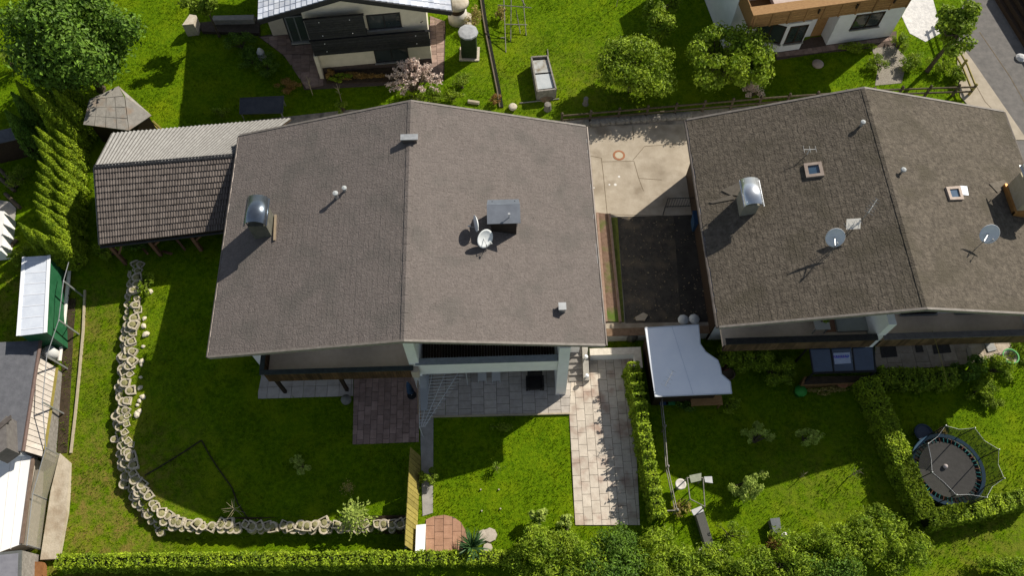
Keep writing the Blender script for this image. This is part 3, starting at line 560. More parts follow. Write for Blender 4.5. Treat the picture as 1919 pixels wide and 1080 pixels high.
for f in (.04,.35,.68,.96): 
    p=SE_A.lerp(SE_B,f)+Vector((0,.15,0)); p.z=H1(p.x,p.y)-.05; MB().box(p.x-.09,p.x+.09,p.y-.09,p.y+.09,p.z,3.2).build('post',mat('post_red',(.12,.06,.035),(.17,.09,.055),4,.85),barn)
    MB().bar((p.x+.1,p.y,p.z+1.2),(p.x+.8,p.y+.02,3.1),.1).build('brace',MT['post_red'],barn)
# timber stored in front of the barn
for i,(a,b_) in enumerate((((300,470),(322,476)),((258,455),(277,476)),((352,475),(330,448)))):
    p=P(*a,1.1);q=P(*b_,1.6); solo('timber_plank',MB().bar(p,q,.12,.07),MT['post_red'],['reddish plank leaning under the front eave of the barn','short plank lying left under the barn eave','plank propped right under the barn eave'][i],'plank')
# ================================================================ small grey shed behind the barn
sh=thing('garden_shed','small garden shed with a folded grey felt roof behind the barn','shed',P(218,225,0))
RA,RB=P(165,184,3.2),P(247,170,3.2)
A0,A1,A2,B1,B0=P(156,233,2.9),P(241,244,2.75),P(284,216,2.8),P(222,161,3.25),P(167,187,3.15)
FELT=mat('grey_felt',(.22,.205,.18),(.31,.29,.255),4,.9,bump=.3,c3=(.26,.2,.15),s3=1.4)
MB().plate([A0,A1,P(232,180,3.2),B0],.06).build('roof',FELT,sh); MB().plate([A1+Vector((.03,.0,0)),A2,B1,P(234,179,3.2)],.06).build('roof',FELT,sh); MB().plate([B0+Vector((.0,.03,0)),P(231,179,3.21),B1],.05).build('roof',FELT,sh)
MB().prism([A0.lerp(A1,.06)+Vector((0,.3,0)),A1.lerp(A0,.05)+Vector((0,.3,0)),A2+Vector((-.4,.3,0)),B1+Vector((.1,-.4,0)),B0+Vector((.3,-.2,0))],0,2.65).build('wall',DWOOD,sh)
for f in (.25,.5,.75): MB().bar(A0.lerp(A1,f)+Vector((0,0,.012)),B0.lerp(P(232,180,3.2),f)+Vector((0,0,.012)),.03,.015).build('seam',mat('seam',(.15,.14,.12)),sh)
for f in (.35,.68): MB().bar(A0.lerp(B0,f)+Vector((0,0,.012)),A1.lerp(P(232,180,3.2),f)+Vector((0,0,.012)),.03,.015).build('seam',MT['seam'],sh)
for i in range(2): 
    p=P(283+i*4,228+i*3,.1); solo('timber_plank',MB().bar(P(280+i*6,226,1.25+H1(*P(280,226,1.3).xy)*0),P(298+i*5,242,1.0),.1,.06),YWOOD,['pale plank sticking out beside the grey shed','second pale plank beside the grey shed'][i],'plank')
# dark panel on frame
t=thing('solar_panel','dark flat panel on a low frame in the shaded lawn','solar panel',P(490,205,YARD)); z=YARD+.7
c=[P(449,214,z-.1),P(530,212,z-.1),P(532,180,z+.15),P(450,184,z+.15)]; MB().plate(c,.05).build('panel',mat('panel_dark',(.035,.04,.05),(.06,.065,.075),3,.35),t)
for a,b_ in ((0,1),(1,2),(2,3),(3,0)): MB().bar(c[a]+Vector((0,0,.02)),c[b_]+Vector((0,0,.02)),.03,.03).build('frame',mat('frame_dark',(.07,.075,.08)),t)
for p in c: q=p+(sum(c,Vector())/4-p)*.08; MB().bar((q.x,q.y,YARD-.6),(q.x,q.y,q.z-.05),.06).build('leg',STEEL,t)
# ================================================================ house at the top centre
A=P(600,137,YARD);B=P(810,118,YARD); u=(B-A).normalized(); n=Vector((u.y,-u.x,0)); up=Vector((0,0,1)); wl=(B-A).length
h3=thing('house','cream house with black balconies and bright glazed tiles at the top','house',A)
def wq(x0,x1,z0,z1,d0,d1):
    b=[A+u*x+up*z+n*d0 for x,z in((x0,z0),(x1,z0),(x1,z1),(x0,z1))]; return b,[p+n*(d1-d0) for p in b]
MB().hexa(*wq(-2.95,-.2,0,4.6,-8,-3.4)).build('annex_wall',CREAM,h3)
MB().hexa(*wq(0,wl,-.05,.45,.004,.06)).build('plinth',mat('plinth_brown',(.06,.045,.04),(.09,.07,.06),5,.9),h3)
e1=PX(484,38,A+n*.9,n); pkp=PX(636,-7,A+n*.9,n); e2=PX(846,21,A+n*.9,n); pk=(pkp-A).dot(u); ze1,zep,ze2=[(q-A).z for q in (e1,pkp,e2)]; zt=lambda x: zep-.2-(zep-ze2)*(x-pk)/((e2-A).dot(u)-pk) if x>pk else zep-.2-(zep-ze1)*(pk-x)/(pk-(e1-A).dot(u))
pr=[(0,0),(wl,0),(wl,zt(wl)),(pk,zt(pk)),(0,zt(0))]; MB().hexa([A+u*x+up*z-n*8 for x,z in pr],[A+u*x+up*z for x,z in pr]).build('wall',CREAM,h3)
GLZ=mat('glazed_tile',(.40,.44,.52),(.62,.64,.68),3,.25,island=.2,spec=.8)
rf=MB()
for q in ((e1,pkp,pkp-n*12,e1-n*12),(pkp,e2,e2-n*12,pkp-n*12)): rf.hexa([p-up*.25 for p in q],[p-up*.05 for p in q])
rf=rf.build('roof',BLACKM,h3); mats=[]; gm=piece_mesh('roof_tile',.34,.42,.03,GLZ)
for a,b_ in ((e1,pkp),(e2,pkp)):
    d=(b_-a); ln=d.length; d.normalize(); bk=-n; nn=d.cross(bk); 
    if nn.z<0: bk=n; nn=d.cross(bk)
    for i in range(int(ln/.33)):
        for j in range(9):
            an=.12; dd=d*math.cos(an)-nn*math.sin(an); n3=dd.cross(bk); M=Matrix((dd,bk*.93,n3)).transposed().to_4x4(); M.translation=a+d*(i+.5)*.33-n*(j+.5)*.42+nn*.03; mats.append(M)
scatter_pieces(rf,mats,'roof_tile',gm,GLZ,300,'remaining_roof_tiles')
for a,b_ in ((e1,pkp),(pkp,e2)): MB().bar(a+n*.03-up*.12,b_+n*.03-up*.12,.06,.3).build('verge_board',BLACKM,h3)
for a in (e1,e2): MB().tube([a-up*.1,a-n*12-up*.1],.08,8).build('gutter',BLACKM,h3)
DKB=mat('black_board',(.012,.013,.015),(.025,.026,.028),5,.5,island=.2)
def bproj(x0,y0,d): return PX(x0,y0,A+n*d,n)
# balconies (upper tall screen left, long band below right)
def board_screen(nm,x0,x1,z0,z1,d):
    s_=MB().hexa(*wq(x0,x1,z0-.1,z0+.05,.01,d-.05)).build(nm,BLACKM,h3); k=int((z1-z0)/.17)
    for i in range(k): MB().hexa(*wq(x0,x1,z0+i*(z1-z0)/k,z0+(i+1)*(z1-z0)/k-.012,d-.04,d)).build('board',DKB,s_)
    for x in (x0+.8,x1-.8): 
        for zq in (z0+.25,z1-.25): c=A+u*x+up*zq+n*(d+.002); MB().lathe(c,[(.03,0),(.028,.02)],8,n.to_track_quat('Z','Y').to_matrix()).build('light_stud',mat('stud',(.7,.7,.68)),s_)
    MB().hexa(*wq(x0-.05,x1+.05,z1+.005,z1+.06,d-.1,d+.04)).build('handrail',BLACKM,s_); return s_
board_screen('balcony',.1,wl+.05,2.1,3.25,.5)
board_screen('balcony',.12,3.45,3.4,4.95,.5)
window(h3,A+n*.005,n,u,3.55,5.5,3.32,4.45,frm=BLACKM); window(h3,A+n*.005,n,u,3.55,5.6,.5,1.6,frm=BLACKM)
MB().hexa(*wq(.02,.24,0,2.0,.002,.5)).build('pillar',CREAM,h3); MB().hexa(*wq(-1.35,-.02,1.6,4.4,-3.3,-.9)).build('bay',BLACKM,h3)
window(h3,A-n*.89,n,u,-1.25,-.15,1.9,4.0,frm=mat('grey_frame',(.1,.11,.115)))
MB().bar(A+u*6.6+up*3.6+n*.1,A+u*6.75+up*3.85+n*.25,.04).build('wall_lamp',BLACKM,h3)
# paved terrace round it
tz=YARD+.03; terr=sheet('terrace',[(484,68),(560,55),(835,45),(832,150),(715,160),(570,168),(556,130),(527,100)],tz,mat('terrace_dirt',(.07,.05,.04),(.1,.075,.06),6,.95))
PAV3=mat('paver_brown',(.20,.14,.115),(.29,.21,.175),3,.9,island=.2,bump=.2)
paving(terr,[P(x,y,tz) for x,y in((488,70),(604,58),(604,101),(528,101))],tz,.55,.33,PAV3,ang=.08,th=.03); paving(terr,[P(x,y,tz) for x,y in((531,102),(604,102),(606,160),(574,166))],tz,.55,.33,PAV3,ang=.08,th=.03)
paving(terr,[P(x,y,tz) for x,y in((806,30),(834,40),(830,148),(806,148))],tz,.5,.33,PAV3,ang=.05,th=.03)
sheet('flower_bed',[(608,128),(726,126),(810,130),(812,150),(612,156)],tz+.05,SOIL,.08)
# round stone oven with a cap and its stone-topped water butt
t=thing('garden_oven','round pale stone oven with a domed cap at the house corner','oven',P(856,45,YARD)); c=P(858,38,YARD)
STN=mat('pale_stone',(.38,.33,.25),(.52,.47,.38),5,.9,bump=.3)
MB().lathe(c,[(.62,0),(.6,.9)],20).build('base',mat('oven_wall',(.45,.43,.37),(.55,.52,.46),4,.9),t,True); MB().lathe(c+Vector((0,0,.901)),[(.52,0),(.52,.6)],20).build('drum',DWOOD,t,True); MB().lathe(c+Vector((0,0,1.502)),[(.8,0),(.74,.18),(.45,.36),(.05,.44)],20).build('cap',STN,t,True)
t=thing('stone_fountain','mossy green pillar with a pale stone slab on top near the dark ditch','fountain',P(880,104,YARD)); c=P(880,102,YARD)
MB().cbox(c,.95,.8,1.9,-.05).build('pillar',mat('mossy_pillar',(.012,.022,.010),(.03,.045,.02),4,.6),t); MB().lathe(c+Vector((0,0,1.905)),[(.62,0),(.6,.1),(.35,.15)],10).build('slab',mat('slate_top',(.26,.27,.28),(.36,.37,.38),5,.8),t); MB().cbox(c-Vector((0,0,.0)),1.25,1.1,.1,-.05).build('plinth',STN,t)
sheet('garden_path',[(868,18),(884,26),(884,56),(868,56)],YARD+.03,STN)
# ================================================================ white house with wooden balcony, top right
A4=P(1460,97,YARD);B4=P(1667,68,YARD); u4=(B4-A4).normalized(); n4=Vector((u4.y,-u4.x,0)); w4=(B4-A4).length
h4=thing('house','white house with a broad brown wooden balcony at the top right','house',A4)
def wq4(x0,x1,z0,z1,d0,d1):
    b=[A4+u4*x+up*z+n4*d0 for x,z in((x0,z0),(x1,z0),(x1,z1),(x0,z1))]; return b,[p+n4*(d1-d0) for p in b]
WH2=mat('white_render_cool',(.62,.63,.65),(.7,.71,.73),2,.9)
MB().hexa(*wq4(3.1,w4,0,5.2,-8,0)).build('wall',WH2,h4); MB().hexa(*wq4(-3.4,3.1,0,5.2,-8,-.9)).build('wall',WH2,h4)
# bay with chamfered front
bz=[(-1.6,-.9),(-.9,.45),(.0,.45),(1.35,.45),(2.1,-.9)]; bz=[(-1.75,-.9),(-.1,.03),(1.3,.03),(2.0,-.9)]
MB().hexa([A4+u4*x+n4*y for x,y in bz],[A4+u4*x+n4*y+up*2.45 for x,y in bz]).build('bay',WH2,h4)
for (xa,ya),(xb,yb) in ((bz[0],bz[1]),(bz[1],bz[2])):
    a=A4+u4*xa+n4*ya; b_=A4+u4*xb+n4*yb; uu=(b_-a).normalized(); window(h4,a,Vector((uu.y,-uu.x,0)),uu,.15,(b_-a).length-.08,.75,2.2)
window(h4,A4+n4*.003,n4,u4,4.2,6.05,1.2,2.4); MB().hexa(*wq4(2.35,3.05,0,2.1,-.95,-.86)).build('door',BWOOD,h4)
sb=MB().hexa(*wq4(-3.3,6.4,3.7,3.85,-7,1.0)).build('balcony',BWOOD,h4)
for i in range(6): MB().hexa(*wq4(-3.3,6.4,3.72+i*.185,3.72+i*.185+.165,1.002,1.05)).build('board',BWOOD,sb)
for x in np.arange(-3.2,6.4,1.05): MB().hexa(*wq4(x,x+.1,3.7,4.84,1.055,1.10)).build('baluster',BWOOD,sb)
MB().hexa(*wq4(-3.45,6.5,4.86,4.95,.6,1.25)).build('handrail',BWOOD,sb); MB().hexa(*wq4(-3.36,-3.3,3.7,4.84,-6,1.05)).build('side_board',BWOOD,sb)
MB().hexa(*wq4(-1.8,1.6,4.3,4.6,-1.5,.3)).build('bay_roof',mat('pink_felt',(.42,.32,.28),(.5,.4,.35),4,.9),h4)
for i in range(3): MB().hexa(*wq4(.6+i*2.3,.68+i*2.3,4.3,4.6,1.11,1.2)).build('bracket',DWOOD,sb)
paving(sheet('terrace',[(1452,100),(1520,70),(1560,66),(1680,58),(1680,85),(1530,100),(1456,112)],YARD+.03,MT['terrace_dirt']),[P(x,y,YARD+.03) for x,y in((1453,100),(1560,84),(1672,70),(1676,84),(1530,99),(1457,111))],YARD+.03,.3,.45,PAV3,ang=.14,th=.03)
t=thing('stone_table','round pale stone disc lying on the shaded lawn by the white house','stone disc',P(1532,121,YARD)); MB().lathe(P(1532,121,YARD),[(.34,0),(.36,.1),(.3,.16),(.02,.18)],18).build('disc',mat('stone_disc',(.30,.24,.2),(.4,.33,.28),6,.9),t,True)
sheet('rock_garden',[(1628,70),(1658,66),(1700,110),(1690,155),(1640,160),(1645,128)],YARD+.02,GRAV,.05)
sheet('rock_garden',[(1690,30),(1715,-15),(1745,-15),(1765,60),(1735,78),(1705,62)],YARD+.02,mat('white_gravel',(.42,.41,.4),(.62,.6,.57),5,.9,bump=.5),.05)
# ================================================================ neighbours on the left
lz=LOW
t=thing('container','green container with a flat white roof by the left fence','container',G(85,560)); z=2.6
c=[P(x,y,z) for x,y in((45,482),(92,479),(85,624),(34,630))]; base=[Vector((p.x,p.y,0)) for p in c]; 
MB().prism([b_+(sum(base,Vector())/4-b_)*.04 for b_ in base],lz-.1,z-.05).build('body',mat('container_green',(.012,.075,.03),(.025,.11,.05),2,.5),t)
rr=MB().prism(base,z-.045,z).build('roof',mat('white_sheet',(.46,.50,.57),(.56,.6,.66),1.5,.5),t)
for i in range(7): f=(i+.5)/7; MB().bar(c[0].lerp(c[3],f)+Vector((0,0,.006)),c[1].lerp(c[2],f)+Vector((0,0,.006)),.04,.014).build('seam',mat('white_seam',(.6,.62,.66)),rr)
for a,b_ in ((0,3),(1,2)): MB().bar(c[a]+Vector((0,0,.01)),c[b_]+Vector((0,0,.01)),.16,.05).build('rim',mat('white_rim',(.68,.7,.72)),rr)
h5=thing('outbuilding','outbuilding with a dark slate roof and pale boarded lean-to at the left edge','building',G(40,760)); z1,z2=2.0,1.6
c=[P(-40,644,z1),P(73,638,z2),P(40,846,z2),P(-60,850,z1)]; MB().plate(c,.15).build('roof',mat('slate_felt',(.075,.078,.088),(.11,.113,.125),3,.8,bump=.15),h5)
MB().prism([Vector((p.x,p.y,0))*1 for p in (c[0],c[1]-Vector((.3,0,0)),c[2]-Vector((.3,0,0)),c[3])],lz-.1,1.4).build('wall',WHITE,h5)
MB().tube([c[1]+Vector((.06,0,-.05)),c[2]+Vector((.06,0,-.05))],.09,8).build('gutter',mat('gutter_rust',(.10,.07,.06),(.15,.1,.085),5,.7),h5)
lean=MB().plate([P(68,668,1.2)-Vector((0,0,.06)),P(107,690,.75)-Vector((0,0,.06)),P(82,858,.75)-Vector((0,0,.06)),P(42,846,1.2)-Vector((0,0,.06))],.06).build('lean_to',DWOOD,h5); kk=17
WB=mat('whitewash_board',(.40,.355,.30),(.52,.47,.41),5,.85,island=.1)
for i in range(kk):
    f0,f1=i/kk,(i+1)/kk-.006; a0,a1=P(68,668,1.2),P(42,846,1.2); b0,b1=P(107,690,.75),P(82,858,.75); q=[a0.lerp(a1,f0),b0.lerp(b1,f0),b0.lerp(b1,f1),a0.lerp(a1,f1)]; MB().plate(q,.03).build('board',WB,lean)
MB().bar(P(107,690,.73),P(82,858,.73),.1,.1).build('beam',YWOOD,lean)
wq_=[P(106,690,.7),P(81,858,.7),P(42,846,.7),P(68,668,.7)]; MB().prism([Vector((p.x,p.y,0)) for p in wq_],lz-.1,.62).build('wall',GWOOD,h5)
t=MB().prism([P(0,800,2.4),P(16,782,2.4),P(17,842,2.4),P(-8,860,2.4)],1.4,2.6).build('chimney',mat('chimney_slate',(.1,.09,.085),(.15,.14,.13),5,.8),h5); MB().prism([P(-6,796,2.7),P(19,778,2.7),P(20,786,2.7),P(-4,806,2.7)],2.605,2.67).build('cap',GUTM,t)
h6=thing('flat_roof_building','low building with a bright white flat roof in the lower left corner','building',G(20,950)); z=.7
c=[P(-70,838,z),P(8,836,z),P(60,858,z),P(38,1020,z),P(-70,1060,z)]; MB().prism(c,-1.0,z-.06).build('wall',mat('pale_board_wall',(.36,.32,.26),(.46,.41,.34),4,.9),h6); MB().prism([p+(sum(c,Vector())/5-p)*-.01 for p in c],z-.055,z).build('roof',mat('white_membrane',(.72,.71,.68),(.80,.79,.76),.7,.6),h6)
MB().bar(c[2]+Vector((.05,0,-.02)),c[3]+Vector((.05,0,-.02)),.14,.12).build('fascia',mat('fascia_brown',(.12,.085,.06),(.18,.13,.1),5,.8),h6)
for i in range(2): MB().bar(P(20+i*20,858,z+.004),P(2+i*18,1030,z+.004),.03,.012).build('seam',mat('membrane_seam',(.6,.59,.56)),h6)
t=thing('skylight_hatch','dark glazed hatch in a grey frame at the bottom left corner','hatch',G(15,1060)); z=1.0
c=[P(-20,1038,z),P(40,1032,z),P(38,1090,z),P(-20,1095,z)]; MB().prism(c,lz-.1,z-.1).build('box',GWOOD,t); MB().prism(c,z-.095,z).build('frame',mat('hatch_frame',(.08,.085,.08),(.12,.125,.12),4,.7),t); cc=sum(c,Vector())/4; MB().prism([p+(cc-p)*.18 for p in c],z+.003,z+.012).build('pane',mat('hatch_pane',(.16,.16,.18),(.22,.22,.24),2,.15),t)
solo('rusty_plate',MB().prism([P(40,1052,-.2),P(78,1054,-.2),P(78,1092,-.2),P(40,1092,-.2)],-.8,-.2),mat('rusty_plate',(.16,.07,.025),(.26,.12,.045),3,.8),'rusty brown plate on the ground beside the glazed hatch','metal plate')
t=thing('shed','dark low shed with a slate roof among the upper left conifers','shed',G(20,270)); z=1.9+YARD*.6; c=[P(-30,250,z),P(38,236,z+.3),P(45,258,z+.1),P(-30,275,z-.15)]; MB().plate(c,.06).build('roof',mat('slate_felt2',(.06,.065,.075),(.1,.105,.115),3,.6),t); MB().prism([Vector((p.x,p.y,0)) for p in (c[0],c[1]-Vector((.2,.2,0)),c[2]-Vector((.2,-.2,0)),c[3])],LOW,z-.2).build('wall',DWOOD,t)
t=thing('white_shed','pale shed with a white roof edge at the left border','shed',G(5,430)); z=1.7; c=[P(-40,392,z),P(8,396,z),P(2,470,z),P(-40,475,z)]; MB().prism(c,LOW-.1,z-.06).build('wall',WHITE,t); MB().prism(c,z-.055,z).build('roof',mat('shed_white_roof',(.6,.6,.58),(.7,.7,.68),2,.7),t)
sheet('stone_pad',[(-20,372),(18,378),(30,390),(18,474),(-20,478)],H1(*P(10,420,-.3).xy)+.06,CONC2,.4)
for i,(a,b_) in enumerate((((0,318),(34,352)),((0,335),(30,360)),((12,365),(40,392)),((8,476),(34,452)))):
    p,q=G(*a),G(*b_); solo('log',MB().tube([p+Vector((0,0,.12)),q+Vector((0,0,.12))],.11,8),BARK,['long brown log nearest the dark shed at the left edge','second log below the long log at the left edge','short bent log above the stone pad','log lying at the lower end of the stone pad'][i],'log')
# fence of steel posts along the left boundary
fp=[((156,556),(113,526)),((148,627),(107,600)),((127,692),(100,676)),((120,776),(90,757)),((112,854),(64,834)),((89,938),(57,926)),((79,1031),(49,1024))]
t=thing('post_fence','leaning galvanised post fence with top wire along the left boundary','fence',G(130,700)); tops=[]
for (bx,by),(tx,ty) in fp:
    b_=G(bx,by); 
    tp=PX(tx,ty,b_,Vector((0,1,0))); k_=len(tops); tp=Vector((b_.x-(.15 if k_<4 else .02),b_.y+.02,b_.z+(1.85 if k_<4 else 1.35))); tops.append(tp); MB().bar(b_-Vector((0,0,.1)),tp,.07).build('post',STEEL,t)
    MB().tube([b_+Vector((-.85,-.1,0)),b_.lerp(tp,.55)],.02,5).build('brace',BLACKM,t)
for a,b_ in zip(tops,tops[1:]): MB().tube([a,b_],.022,6).build('rail',STEEL,t)
MB().tube([tops[0],tops[0]+Vector((.05,1.1,.02))],.022,6).build('rail',STEEL,t)
NET=mat('mesh_screen',(.30,.28,.22),(.36,.33,.26),6,.8,alpha=.35)
bs=[G(*b_) for (b_,_) in fp]
for i in (4,5): MB().hexa([bs[i]+Vector((0,0,.05)),bs[i+1]+Vector((0,0,.05)),tops[i+1],tops[i]],[p+Vector((.012,0,.004)) for p in (bs[i]+Vector((0,0,.05)),bs[i+1]+Vector((0,0,.05)),tops[i+1],tops[i])]).build('screen',NET,t)
sheet('retaining_strip',[(112,850),(132,868),(124,960),(108,1048),(75,1050),(95,920)],LOW+.14,mat('strip_concrete',(.36,.31,.23),(.46,.40,.31),3,.9,bump=.3,c3=(.3,.24,.17),s3=1.3),.3)
kp=[(160,545),(157,620),(150,700),(142,780),(134,850)]; mbk=MB()
for a,b_ in zip(kp,kp[1:]): p,q=G(*a),G(*b_); mbk.bar(p+Vector((0,0,.03)),q+Vector((0,0,.03)),.1,.16)
solo('garden_kerb',mbk,mat('kerb_stone',(.33,.28,.19),(.42,.36,.26),5,.9),'thin pale kerb edging the left grass strip','kerb')
mbg=MB()
for a,b_ in zip([(134,560),(128,640),(124,720)],[(128,640),(124,720),(117,850)]): mbg.bar(G(*a)+Vector((0,0,-.02)),G(*b_)+Vector((0,0,-.02)),.5,.1)
struct('soil_strip',mbg,SOIL)
t=thing('drain_pipe','white and rusty pipes lying behind the green container','pipe',G(120,580)); MB().tube([G(134,512)+Vector((0,0,.25)),G(125,600)+Vector((0,0,.25)),G(116,680)+Vector((0,0,.25))],.1,8).build('pipe',mat('pipe_white',(.55,.52,.48),(.65,.62,.57),6,.7),t); MB().tube([G(126,530)+Vector((0,0,.15)),G(112,660)+Vector((0,0,.15))],.07,8).build('rusty_pipe',mat('rust_ring',(.24,.1,.05)),t)
t=solo('barrel',MB().lathe(G(105,668),[(.3,0),(.33,.4),(.3,.8),(.02,.82)],14),mat('barrel_white',(.5,.5,.48)),'white barrel at the end of the pipes by the lean-to','barrel',smooth=True)
# ================================================================ planter-stone wall
PST=mat('planter_concrete',(.35,.305,.225),(.50,.445,.34),5,.95,bump=.35,island=.12)
MOSS=mat('planter_moss',(.16,.16,.06),(.30,.27,.14),6,1,bump=.5)
def ring_mesh():
    me=bpy.data.meshes.new('planter_stone'); mb=MB(); n=9; ro,ri,h=.30,.19,.27
    an=[math.radians(-205+i*230/n) for i in range(n+1)]
    for a,b in zip(an,an[1:]):
        q=[(ri*math.cos(a),ri*math.sin(a)),(ro*math.cos(a),ro*math.sin(a)),(ro*math.cos(b),ro*math.sin(b)),(ri*math.cos(b),ri*math.sin(b))]; mb.hexa([(x,y,0) for x,y in q],[(x*.97,y*.97,h) for x,y in q])
    for s in (-1,1): mb.box(*(sorted((s*.2,s*.3))),.08,.34,0,h)
    mb.box(-.2,.2,.28,.35,0,h*.95)
    me.from_pydata(mb.v,[],mb.f); me.materials.append(PST); return me
ring=ring_mesh(); fill=bpy.data.meshes.new('soil_fill'); f_=MB().lathe((0,0,0),[(.20,0),(.21,.2),(.12,.24),(.01,.235)],9); fill.from_pydata(f_.v,[],f_.f); fill.materials.append(MOSS)
pw=thing('planter_wall','curving retaining wall of stacked concrete planter stones round the left lawn','planter wall',wall_w[5]+Vector((0,0,LOW)))
def along(pts,st):
    out=[];acc=0
    for a,b in zip(pts,pts[1:]):
        d=b-a;L=d.length;d.normalize()
        while acc<L: out.append((a+d*acc,d)); acc+=st
        acc-=L
    return out
def put(parent,nm,me,p,rz,tilt=0,sc=1):
    o=bpy.data.objects.new(nm,me); COL.objects.link(o); o.parent=parent; o.location=p-WP[parent.name]; o.rotation_euler=(tilt,random.gauss(0,.12),rz); o.scale=(sc,sc,sc); WP[o.name]=p.copy(); return o
for row,(off,dz,ph) in enumerate(((-.30,LOW-.02,0),(-.10,LOW+.12,.2),(.10,LOW+.24,.1),(.29,LOW+.34,.25))):
    for i,(p,d) in enumerate(along([q.copy() for q in wall_w],.38)):
        nrm=Vector((d.y,-d.x,0)); south=p.x>wall_w[8].x+.2
        if south and row in (0,3): continue
        q=p-nrm*off*(.8 if south else 1)+d*ph+Vector((random.gauss(0,.07),random.gauss(0,.07),0)); q.z=p.z+dz+(.24 if south else .06)+random.gauss(0,.025)
        rz=math.atan2(nrm.y,nrm.x)+math.pi/2+random.gauss(0,.55)+(math.pi if row==2 and random.random()<.3 else 0)
        s=put(pw,'planter_stone',ring,q,rz,0,random.uniform(.5,.85)); g=bpy.data.objects.new('soil_fill',fill); COL.objects.link(g); g.parent=s; g.location=(0,0,.05); WP[g.name]=q
bk=MB()
for a,b in zip(wall_w,wall_w[1:]):
    d=(b-a).normalized(); n_=Vector((-d.y,d.x,0)).normalized(); U_=Vector((0,0,1))
    bk.hexa([a+n_*-.3+U_*(LOW-.2),b+n_*-.3+U_*(LOW-.2),b+n_*.5+U_*(LOW-.2),a+n_*.5+U_*(LOW-.2)],[a+n_*-.3+U_*(LOW+.02),b+n_*-.3+U_*(LOW+.02),b+n_*.5+U_*.01,a+n_*.5+U_*.01])
bk.build('earth_fill',SOIL,pw)
rk=bpy.data.meshes.new('rock'); mb=MB().lathe((0,0,0),[(.09,-.02),(.15,.04),(.12,.12),(.03,.16)],7); rk.from_pydata([(x*random.uniform(.8,1.2),y*random.uniform(.8,1.2),z) for x,y,z in mb.v],[],mb.f); rk.materials.append(mat('pale_rock',(.5,.44,.33),(.6,.54,.42),6,.9))
ROCKS=[(280,548),(271,598),(270,612),(269,650),(266,678),(265,685),(264,708),(263,728),(262,752),(258,760),(261,772),(257,778),(268,745),(274,628)]
for i,(x,y) in enumerate(ROCKS):
    o=link('pale_rock',rk,None,G(x,y),(0,0,i)); s=random.uniform(.7,1.5); o.scale=(s,s*.8,s*.8); tag(o,'small pale rock in the grass along the inner side of the planter wall','rock','pale rocks along the planter wall')
# sunken lawn corner with dark edging
t=thing('lawn_edging','dark bent edging strip set in the lower left lawn','edging',G(380,828))
for a,b in zip([(272,892),(300,876),(345,848),(378,826),(392,852),(410,880),(435,915),(446,945)],[(300,876),(345,848),(378,826),(392,852),(410,880),(435,915),(446,945),(466,975)]):
    MB().bar(G(*a)+Vector((0,0,.03)),G(*b)+Vector((0,0,.02)),.055,.07).build('edging_board',mat('black_edging',(.014,.013,.008),(.045,.04,.02),5,.9),t)
# ================================================================ paving round the main house
PG=mat('slab_grey',(.36,.325,.285),(.46,.42,.375),3,.85,island=.12,bump=.15); PR=mat('slab_red',(.22,.15,.12),(.32,.23,.195),3,.85,island=.2,bump=.15)
PB=mat('slab_beige',(.44,.385,.32),(.56,.5,.42),2.5,.85,island=.10,bump=.15,c3=(.34,.25,.2),s3=1.1); PBR=mat('slab_brick',(.29,.16,.10),(.38,.22,.145),3,.85,island=.14,bump=.15)
BED=mat('joint_sand',(.07,.06,.05),(.1,.085,.07),9,1)
def paved(name,px,wd,ln,m,ang=0,bond=.5,z=.02,th=.03,z0=0):
    s=sheet(name,px,z0+z,BED,.1); return s,paving(s,[P(x,y,z0+z) for x,y in px],z0+z,wd,ln,m,ang,th=th,bond=bond)
paved('paved_strip',[(484,748),(484,690),(662,690),(662,743)],.62,.62,PG,bond=0)
paved('red_terrace',[(661,834),(664,690),(785,690),(785,829)],.33,.5,PR)
paved('terrace',[(812,782),(812,672),(1072,672),(1067,776)],.66,.42,PG)
paved('garden_path',[(1067,776),(1078,985),(1199,985),(1184,668),(1103,668),(1072,690)],.43,.62,PB)
s=sheet('divider_path',[(784,672),(813,672),(811,962),(792,968)],.03,CONC2,.1)
arc=[(797,1034),(797,985)]+[(835+40*math.cos(a)*1.0-2,1010+42*math.sin(a)) for a in [math.radians(-160+i*16) for i in range(13)]]+[(872,1034)]
paved('brick_circle',[(798,1034),(798,975),(812,969),(832,966),(850,970),(864,980),(872,994),(876,1012),(876,1034)],.43,.62,PBR)
solo('white_bench',MB().prism([P(782,987,.45),P(796,985,.45),P(794,1034,.45),P(780,1035,.45)],0,.42).prism([P(780,985,.5),P(798,983,.5),P(796,1036,.5),P(778,1037,.5)],.423,.5),mat('bench_white',(.75,.75,.75),(.82,.82,.82),2,.6),'narrow white bench block beside the brick circle','bench')
kb=MB().bar(P(806,782,.06),P(1068,776,.06),.07,.14); solo('lawn_kerb',kb,mat('kerb_stone',(.33,.28,.19)),'thin kerb between shaded terrace and right front lawn','kerb')
# yellow board fence
t=thing('board_fence','slanting yellow wooden board fence beside the brick circle','fence',P(778,940,0)); n=19; fa,fb=P(789,856,0),P(780,1038,0)
for i in range(n):
    f=(i+.5)/n; a=fa.lerp(fb,f); o=Vector((-.42,.24,1.0+random.uniform(-.04,.04))); w_=Vector((0,.115,0)); q=[a-w_+Vector((0,0,.02)),a+w_+Vector((0,0,.02)),a+w_+o,a-w_+o]; MB().plate(q,.03).build('board',YWOOD,t)
for z in (.3,.75): o=Vector((-.42,.24,1.0))*z+Vector((-.045,0,-.03)); MB().bar(fa+o,fb+o,.035,.08).build('rail',GWOOD,t)
for f in (0.02,.5,.98): a=fa.lerp(fb,f); MB().bar(a+Vector((-.55,.1,0)),a+Vector((-.34,.16,.72)),.07).build('prop',GWOOD,t)
